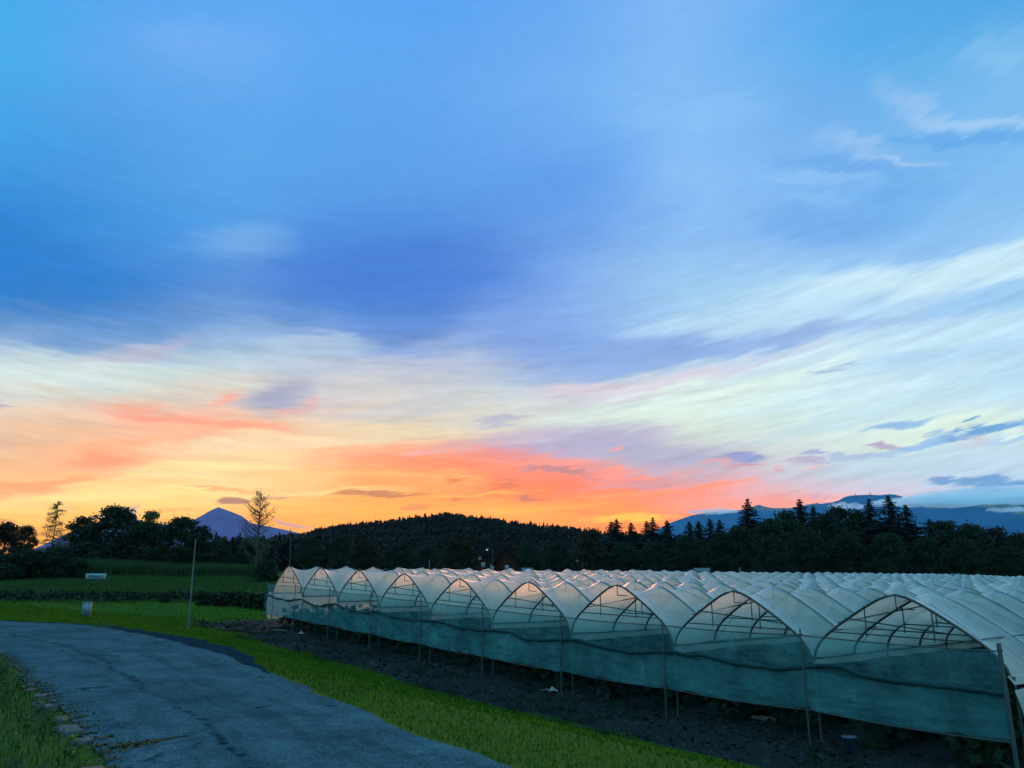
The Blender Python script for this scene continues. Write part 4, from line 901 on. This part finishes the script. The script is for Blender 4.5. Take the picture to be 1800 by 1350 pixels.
# maize field behind
mz = MB(); n = 60000; xx = rng.uniform(-62,-22,n); yy_ = rng.uniform(97,118,n); zg = terrain(xx, yy_)
ok = (xx/yy_ > -.58+.02*(fbm(yy_*.3, yy_*0,2)-.5)) & (xx/yy_ < -.30); xx, yy_, zg = xx[ok], yy_[ok], zg[ok]; n = len(xx)
P_, q_, t_ = blades(xx, yy_, 2.1-.9*np.clip((xx/yy_+.58)/.28,0,1), .05, .35); off = mz.n; mz.add(P_, q_); mz.F.append(t_+off)
tag(mz.build('maize_field', M['maize']), None, None, None, 'stuff')
# rough meadow blades in the field between
X = rng.uniform(-75, -8, 70000); Y = rng.uniform(62, 98, 70000); ok = (X/Y > -.75); X, Y = X[ok], Y[ok]
fm = MB(); add_blades(fm, X, Y, .22, .06); 
M['meadow'] = leafmat('meadow_blades', (.012,.038,.007), (.04,.075,.010), .3)
tag(fm.build('meadow_grass', M['meadow']), None, None, None, 'stuff')

# wooded hill : one far wood
fo = MB(); 
def lowspruce(seed):
    r2 = np.random.default_rng(seed); V = []; nq = 110; z = r2.uniform(.08,1,nq)**.9; rr_ = .17*(1-z)**.9+.01; a = r2.uniform(0,6.28,nq); f = r2.uniform(.4,1.1,nq)
    C = np.stack([np.cos(a)*rr_*f, np.sin(a)*rr_*f, z], 1); U_ = np.stack([-np.sin(a), np.cos(a), 0*a],1)*(.05*(1-.6*z))[:,None]; W_ = np.stack([np.cos(a)*.03, np.sin(a)*.03, -.045+0*a],1)*(1.1-.5*z)[:,None]; return C, U_, W_
def lowbroad(seed):
    r2 = np.random.default_rng(seed); nq = 120; d = r2.normal(size=(nq,3)); d /= np.linalg.norm(d,axis=1)[:,None]; C = d*np.array([.28,.28,.36])*r2.uniform(.6,1.08,nq)[:,None]+np.array([0,0,.6])
    U_ = r2.normal(size=(nq,3)); U_ /= np.linalg.norm(U_,axis=1)[:,None]; W_ = np.cross(U_, d); W_ /= np.linalg.norm(W_,axis=1)[:,None]+1e-6; return C, U_*.06, W_*.05
LOW = [lowspruce(i) for i in range(4)]+[lowbroad(10+i) for i in range(3)]
xr = rng.uniform(-.62,.42,7600); Yh = rng.uniform(215,520,7600)
cr_idx = np.arange(7600) < 1500; Yh[cr_idx] = rng.uniform(440,480,1500); xr[cr_idx] = rng.uniform(-.36,.28,1500)
Xh = xr*Yh; Zh = terrain(Xh, Yh); hz_ = np.interp(xr, HXr, HZr)
keep_ = ((hz_*470 > 4)) & ((Zh > 3) | (Yh < 330)) & ((xr > -.38) | (Yh > 330)) 
for X_, Y_, Z_ in zip(Xh[keep_], Yh[keep_], Zh[keep_]):
    C, U_, W_ = LOW[rng.integers(0, 4) if rng.random() < .68 else rng.integers(4, 7)]; h_ = rng.uniform(6.5,11.5); a = rng.uniform(0,6.28); ca_, sa_ = math.cos(a), math.sin(a); Rm = np.array([[ca_,-sa_,0],[sa_,ca_,0],[0,0,1]]).T*h_
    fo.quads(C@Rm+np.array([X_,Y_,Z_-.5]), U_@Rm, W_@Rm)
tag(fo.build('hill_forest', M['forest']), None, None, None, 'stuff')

# ------------------------------------------------------------------ mountains
M['mountain'] = simple('forest_haze_blue', (.014,.075,.16), .95, .05, 0, .35, .004)  # blue of the distant air is painted into the forest colour
M['leftmountain'] = simple('bare_haze_purple', (.115,.06,.155), .95, .05, 0, .35, .004)  # purple cast of far haze mixed into the bare rock colour
def mtnmat():
    m, h = material('mountain_rock'); pos = h.n('ShaderNodeNewGeometry').outputs['Position']; nz = h.n('ShaderNodeSeparateXYZ'); h.t.links.new(pos, nz.inputs[0])
    n = h.noise(pos, .006, 6., .65); f = h.math('ADD', nz.outputs[2], h.math('MULTIPLY', h.math('SUBTRACT', n, .5), 260.))
    out(h, pbsdf(h, h.mixc(h.rng(f, 640., 720.), h.mixc(n, (.05,.065,.06), (.14,.14,.14)), (.8,.82,.85)), .9, .1)); return m
M['snowmtn'] = mtnmat()
def mountain(name, prof, Y, depth, mat, rough=.04, base=-20, seed=0):
    NX = 420; xs = np.linspace(prof[0][0], prof[-1][0], NX); ys = np.interp(xs, [p[0] for p in prof], [p[1] for p in prof])
    pts = np.array([at(x, y, Y) for x, y in zip(xs, ys)]); hh = pts[:,2]-base
    s = np.linspace(-1, 1, 41); P_ = np.zeros((NX, 41, 3))
    for j, q in enumerate(s):
        fall = (1-abs(q))**1.15; nz_ = (fbm(pts[:,0]*.0045+seed, np.full(NX, q*3.+seed), 5, seed)-.47)*2*rough*hh*min(1, abs(q)*4)*(1 if abs(q) < 1 else 0)
        P_[:,j,0] = pts[:,0]; P_[:,j,1] = Y+q*depth+(fbm(pts[:,0]*.003, np.full(NX, q*2), 3, seed+5)-.5)*depth*.25*abs(q); P_[:,j,2] = base+hh*fall+nz_*fall**.3
    mb = MB(); mb.grid(P_); o = mb.build(name, mat, None, True); o['kind'] = 'structure'; return o
mountain('mountain', [(-500,990),(-200,975),(0,975),(60,968),(100,958),(140,940),(180,915),(218,899),(240,912),(252,918),(283,920),(312,925),(332,922),(346,913),(356,906),(366,899.5),(376,894.5),(384,891.5),(395,895.5),(408,900),(424,906.5),(433,913),(442,920),(470,925),(500,931),(540,940),(620,955),(760,985)], 5200, 1500, M['leftmountain'], .1, seed=2)
mountain('mountain', [(1100,960),(1180,918),(1215,906),(1250,900),(1300,897),(1370,898),(1400,895),(1440,886),(1462,883),(1474,880),(1484,874),(1496,871),(1530,869.5),(1548,870.5),(1562,868.5),(1574,869.5),(1586,873),(1600,881),(1616,884),(1640,894),(1660,900),(1740,930),(1850,960)], 5200, 1500, M['mountain'], .1, seed=4)
mountain('mountain', [(1420,1000),(1500,945),(1560,905),(1600,893),(1640,895),(1680,893),(1712,890),(1735,893),(1752,896),(1775,901),(1800,906),(1850,918),(1950,935),(2150,950),(2400,990)], 4300, 1300, M['mountain'], .1, seed=6)
mountain('mountain', [(1120,960),(1230,912),(1290,898),(1318,894),(1327,889),(1334,887),(1342,890),(1358,893),(1390,893),(1408,889),(1424,886),(1438,884),(1446,888),(1470,883),(1500,880),(1560,880),(1600,878),(1622,874),(1628,866),(1634,872),(1660,870),(1684,864),(1696,861),(1720,866),(1760,872),(1800,880),(1880,890),(1960,905)], 6400, 1100, M['snowmtn'], .1, seed=8)
# mast pair on the flat-topped mountain
for x_, hgt, l_ in ((1504,16,'tiny mast on the left end of the flat mountain top'),(1530,26,'taller tiny mast in the middle of the flat mountain top')):
    p = at(x_, 870.5, 5200); mb = MB(); mb.tube([(0,0,-6),(0,0,hgt*.6),(0,0,hgt)], [2.2,1.6,.6], 6); mb.tube([(0,0,hgt*.5),(0,0,hgt*.56)], [4,4], 8); o = mb.build('radio_mast', M['darkmetal']); o.location = p; tag(o, l_, 'radio mast')

# ------------------------------------------------------------------ buildings, lamps, signs
M['redwall'] = simple('red_brown_render', (.04,.013,.011), 1., 0., 0, .2, 1.5); M['roof'] = simple('dark_roof_tiles', (.009,.007,.007), 1., 0., 0, .3, 3)
M['pale'] = simple('pale_render', (.45,.45,.43), .9, .1, 0, .15, 1.5); M['glass'] = simple('window_pane', (.12,.15,.2), .15, .6); M['white'] = simple('white_paint', (.4,.41,.42), .6, .3, 0, .06, 4)
M['curtain'] = simple('pale_window_panel', (.2,.2,.24), .5, .4)
def house(p, w, d, h, rh, rz, wall, label, wins, name='house', ridge_x=True):
    T = empty(name, p, rz); tag(T, label, 'house'); mb = MB()
    hw, hd = w/2, d/2
    V = [(-hw,-hd,-1),(hw,-hd,-1),(hw,hd,-1),(-hw,hd,-1),(-hw,-hd,h),(hw,-hd,h),(hw,hd,h),(-hw,hd,h)]
    if ridge_x: V += [(-hw,0,h+rh),(hw,0,h+rh)]; tri = [[4,8,7],[5,6,9]]
    else: V += [(0,-hd,h+rh),(0,hd,h+rh)]; tri = [[4,5,8],[6,7,9]]
    mb.add(V, [[0,1,5,4],[1,2,6,5],[2,3,7,6],[3,0,4,7]]); mb.F.append(np.array(tri)); mb.build('wall', wall, T)
    rb = MB(); o_ = .5; t_ = .18
    if ridge_x:
        e = h-rh/hd*o_
        for sg in (-1,1): rb.add([(-hw-o_,sg*(hd+o_),e+.03),(hw+o_,sg*(hd+o_),e+.03),(hw+o_,0,h+rh+.03),(-hw-o_,0,h+rh+.03),(-hw-o_,sg*(hd+o_),e+t_),(hw+o_,sg*(hd+o_),e+t_),(hw+o_,0,h+rh+t_+.03),(-hw-o_,0,h+rh+t_+.03)], [[0,1,2,3],[4,5,6,7],[0,1,5,4],[1,2,6,5],[3,0,4,7]])
    else:
        e = h-rh/hw*o_
        for sg in (-1,1): rb.add([(sg*(hw+o_),-hd-o_,e+.03),(sg*(hw+o_),hd+o_,e+.03),(0,hd+o_,h+rh+.03),(0,-hd-o_,h+rh+.03),(sg*(hw+o_),-hd-o_,e+t_),(sg*(hw+o_),hd+o_,e+t_),(0,hd+o_,h+rh+t_+.03),(0,-hd-o_,h+rh+t_+.03)], [[0,1,2,3],[4,5,6,7],[0,1,5,4],[1,2,6,5],[3,0,4,7]])
    r = rb.build('roof', M['roof'], T)
    cb = MB(); cb.box((w*.2,0,h+rh+.3),(.6,.6,1.4)); cb.box((w*.2,0,h+rh+1.03),(.75,.75,.1)); cb.build('chimney', wall, r)
    for (x, z, ww, wh) in wins:
        f = MB(); 
        for sx in (-1,1): f.box((x+sx*(ww/2-.05),-hd-.04,z),(.1,.1,wh))
        for sz in (-1,1): f.box((x,-hd-.04,z+sz*(wh/2-.05)),(ww-.2,.1,.1))
        f.box((x,-hd-.04,z),(.06,.09,wh-.2)); fo_ = f.build('window', M['white'], T); g_ = MB(); g_.box((x,-hd-.015,z),(ww-.2,.03,wh-.2)); g_.build('pane', M['curtain'], fo_)
    return T
hp = at(866,1003,175); zg = tz(hp.x,175)
house((hp.x+.2,175,hp.z-2.6), 7.6, 7, 5.9, 2.2, R(0), M['redwall'], 'red-brown gabled house with pale windows at the hill foot', [(-2.9,5.3,.7,.8),(-2.2,3.8,.8,1.0),(-.2,2.9,.7,1.9),(1.4,2.9,.7,1.9)], ridge_x=True)
hp = at(893,1003,160); house((hp.x,160,hp.z-2), 5.2, 6, 3.4, 2.8, R(-4), M['redwall'], 'dark low gable of an outbuilding right of the red-brown house', [(0,2.6,.7,.8)], 'outbuilding', False)
hp = at(1792,985,150); house((hp.x,150,hp.z-3.4), 8, 7, 4.4, 2.2, R(10), M['pale'], 'pale house half hidden by trees at the right edge', [(-2,3.4,1,1.2),(1.4,3.4,1,1.2)])
def pole(px, ytop, ybot, Y, r0, r1, label, mat='metal', lean=0., name='pole', cat='pole'):
    b = at(px[1], ybot, Y); t = at(px[0], ytop, Y); zg = tz(b.x, Y); mb = MB(); b = Vector((b.x, Y, min(zg, b.z)-.1)); mb.tube([(0,0,0),tuple((t-b)*.5),tuple(t-b)], [r0,(r0+r1)/2,r1], 7); o = mb.build(name, M[mat]); o.location = b
    return tag(o, label, cat)
M['whitepole'] = simple('white_pole', (.07,.09,.095), .6, .3, 0, .15, 3)
pole((344,333), 948, 1082, 44, .042, .026, 'thin whitish pole leaning slightly, standing on the lawn', 'whitepole')
pole((511,510), 930, 995, 105, .07, .05, 'thin dark pole behind the far left tunnel ridge', 'darkmetal')
pole((755,755), 984, 1008, 110, .08, .06, 'thin grey pole left of the red-brown house', 'whitepole')
pole((1300,1302), 997, 1025, 105, .14, .1, 'pale wooden post between tunnel roofs and the dark belt', 'whitepole')
pole((1675,1676), 1010, 1030, 85, .14, .12, 'short pale post behind the roofs near the right edge', 'whitepole')
def lamp(x, ytop, Y, label, lit, hd=-1):
    p = at(x, ytop, Y); zg = tz(p.x, Y); T = empty('street_lamp', (p.x, Y, zg)); h = p.z-zg; tag(T, label, 'street lamp')
    m = MB(); m.tube([(0,0,-.1),(0,0,h*.6),(0,0,h-.1),(hd*.25,0,h+.02),(hd*.9,0,h+.06)], [.08,.06,.05,.045,.04], 7); m.build('pole', M['darkmetal'], T)
    m = MB(); m.tube([(hd*.75,0,h+.08),(hd*.95,0,h+.09),(hd*1.35,0,h+.05)], [.08,.14,.07], 8); m.build('lamp_head', M['metal'], T)
    m = MB(); m.tube([(hd*.9,0,h-.03),(hd*1.1,0,h-.05),(hd*1.25,0,h-.03)], [.04,.12,.05], 8)
    mm_, hh_ = material('lamp_glass'); e = hh_.n('ShaderNodeEmission'); e.inputs[0].default_value = (.9,.92,1,1); e.inputs[1].default_value = lit; out(hh_, e.outputs[0]); m.build('lamp_glass', mm_, T)
lamp(866, 966, 150, 'street lamp with a glowing head before the red-brown house', 1.2)
lamp(1024, 986, 150, 'dim street lamp right of the house, before the brown tree', .1)
M['ink'] = simple('black_lettering', (.012,.014,.018), .6, .2); M['signwhite'] = simple('white_sign_face', (.17,.21,.24), .5, .4, 0, .05, 6); M['bluesign'] = simple('blue_sign_face', (.07,.12,.2), .5, .4); M['greybox'] = simple('grey_cabinet', (.10,.14,.155), .6, .3)
def text(body, size, mat, parent, loc, rot):
    cu = bpy.data.curves.new('lettering', 'FONT'); cu.body = body; cu.size = size; cu.align_x = 'CENTER'; cu.align_y = 'CENTER'; cu.extrude = .004; cu.offset = .004
    o = bpy.data.objects.new('lettering', cu); me = bpy.data.meshes.new_from_object(o); bpy.data.objects.remove(o); me.materials.append(mat)
    t = bpy.data.objects.new('lettering', me); link(t, parent); t.location = loc; t.rotation_euler = rot; return t
sp = at(168.5,1013,50); zg = tz(sp.x,50); S = empty('place_name_sign', (sp.x,50,zg), R(6)); tag(S, 'white place-name sign with dark capitals above the lawn crest', 'sign')
sh = sp.z-zg; m = MB(); m.box((0,0,sh),(1.22,.04,.38)); face = m.build('panel', M['signwhite'], S); text('FERRACH', .2, M['ink'], face, (0,-.026,sh), (R(90),0,0))
for sx in (-.45,.45): m = MB(); m.tube([(sx,.05,-.15),(sx,.05,sh+.15)], .013, 6); m.build('post', M['darkmetal'], S)
m = MB()
for b_ in ((0,.18),(0,-.18)): m.box((0,-.022,sh+b_[1]),(1.2,.006,.015))
m.build('border', M['ink'], S)
cp_ = at(155.5,1047,48); zg = tz(cp_.x,48); cb = empty('utility_cabinet', (cp_.x,48,zg), R(12)); tag(cb, 'small grey-blue utility cabinet on the lawn crest below the sign', 'cabinet')
m = MB(); m.box((0,0,.42),(.44,.3,.84)); m.build('body', M['greybox'], cb); m = MB(); m.box((0,0,.86),(.48,.34,.05)); m.build('lid', M['greybox'], cb); m = MB(); m.box((.03,-.16,.45),(.34,.02,.68)); dr_ = m.build('door', M['greybox'], cb); m = MB(); m.box((-.1,-.18,.45),(.02,.02,.1)); m.build('handle', M['darkmetal'], dr_)
def board(x, y, Y, w, h, mat, label, legs):
    p = at(x, y, Y); zg = tz(p.x, Y); T = empty('roadside_board', (p.x,Y,zg)); tag(T, label, 'board'); z = p.z-zg
    m = MB(); m.box((0,0,z),(w,.06,h)); m.build('panel', M[mat], T); m = MB()
    for sx in (-1,1): m.box((sx*(w/2+.03),0,z),(.06,.08,h+.12))
    for sz in (-1,1): m.box((0,0,z+sz*(h/2+.03)),(w,.08,.06))
    m.build('frame', M['darkmetal'], T)
    for lx in legs: m = MB(); m.tube([(lx,.05,-.1),(lx,.05,z+h/2)], .06, 6); m.build('post', M['metal'], T)
board(927,1003,120,1.7,.8,'bluesign','faded blue board above the roof ridges right of the house',(-.6,.6))
board(1234,1003,115,2.4,.7,'greybox','dim blank grey board on one post behind the roofs, before dark trees',(-.3,))

# ------------------------------------------------------------------ low cloud hanging on the right-hand mountains
def cloudmat(d):
    m, h = material('cloud_vapour'); v = h.n('ShaderNodeVolumePrincipled'); v.inputs['Color'].default_value = (.985,.99,1,1); v.inputs['Density'].default_value = d; v.inputs['Anisotropy'].default_value = .3
    o = h.n('ShaderNodeOutputMaterial'); h.t.links.new(v.outputs[0], o.inputs['Volume']); return m
M['cloud'] = cloudmat(.011)
def cloud(x0, x1, y, ry, Y, depth, seed):
    n = 48; mth = np.linspace(0, np.pi, 24)[:,None]; ph = np.linspace(0, 2*np.pi, n)[None,:]
    c = at((x0+x1)/2, y, Y); rx = (at(x1,y,Y)-at(x0,y,Y)).length/2; rz_ = (at(x0,y-ry,Y)-at(x0,y,Y)).length
    X_ = np.cos(mth)+0*ph; Y_ = np.sin(mth)*np.cos(ph); Z_ = np.sin(mth)*np.sin(ph)
    k = 1+2.2*(fbm(X_*6+seed, Y_*2.2+Z_*2.5+seed, 5, seed)-.46)
    mb = MB(); mb.grid(np.stack([X_*rx, Y_*depth*k, Z_*rz_*k*np.where(Z_<0,.6,1.25)+rz_*.5*(fbm(X_*3+seed, X_*0, 3, seed+3)-.45)*2], -1)); o = mb.build('low_cloud', M['cloud'], None, True); o.location = c
    import bmesh
    bm = bmesh.new(); bm.from_mesh(o.data); bmesh.ops.remove_doubles(bm, verts=bm.verts, dist=.05); bmesh.ops.recalc_face_normals(bm, faces=bm.faces); bm.to_mesh(o.data); bm.free()
    return tag(o, None, None, None, 'stuff')
cloud(1530,1760,884,8,3700,150,3); cloud(1590,1900,877,9,3800,160,5); cloud(1455,1525,891,5,3800,60,7); cloud(1620,1920,866,6,4200,130,13); cloud(1735,1830,897,4,3650,60,15); cloud(1205,1300,900,3.5,4600,120,9); cloud(1700,1960,868,8,5000,160,11)

# ------------------------------------------------------------------ haze
hz = MB(); hz.box((0,0,395),(2*HBOX,2*HBOX,830)); m_, h_ = material('haze_air'); v = h_.n('ShaderNodeVolumePrincipled'); v.inputs['Color'].default_value = (.36,.64,1,1); v.inputs['Density'].default_value = HAZE; v.inputs['Anisotropy'].default_value = 0.
o_ = h_.n('ShaderNodeOutputMaterial'); h_.t.links.new(v.outputs[0], o_.inputs['Volume']); ho = hz.build('haze', m_); ho['kind'] = 'stuff'
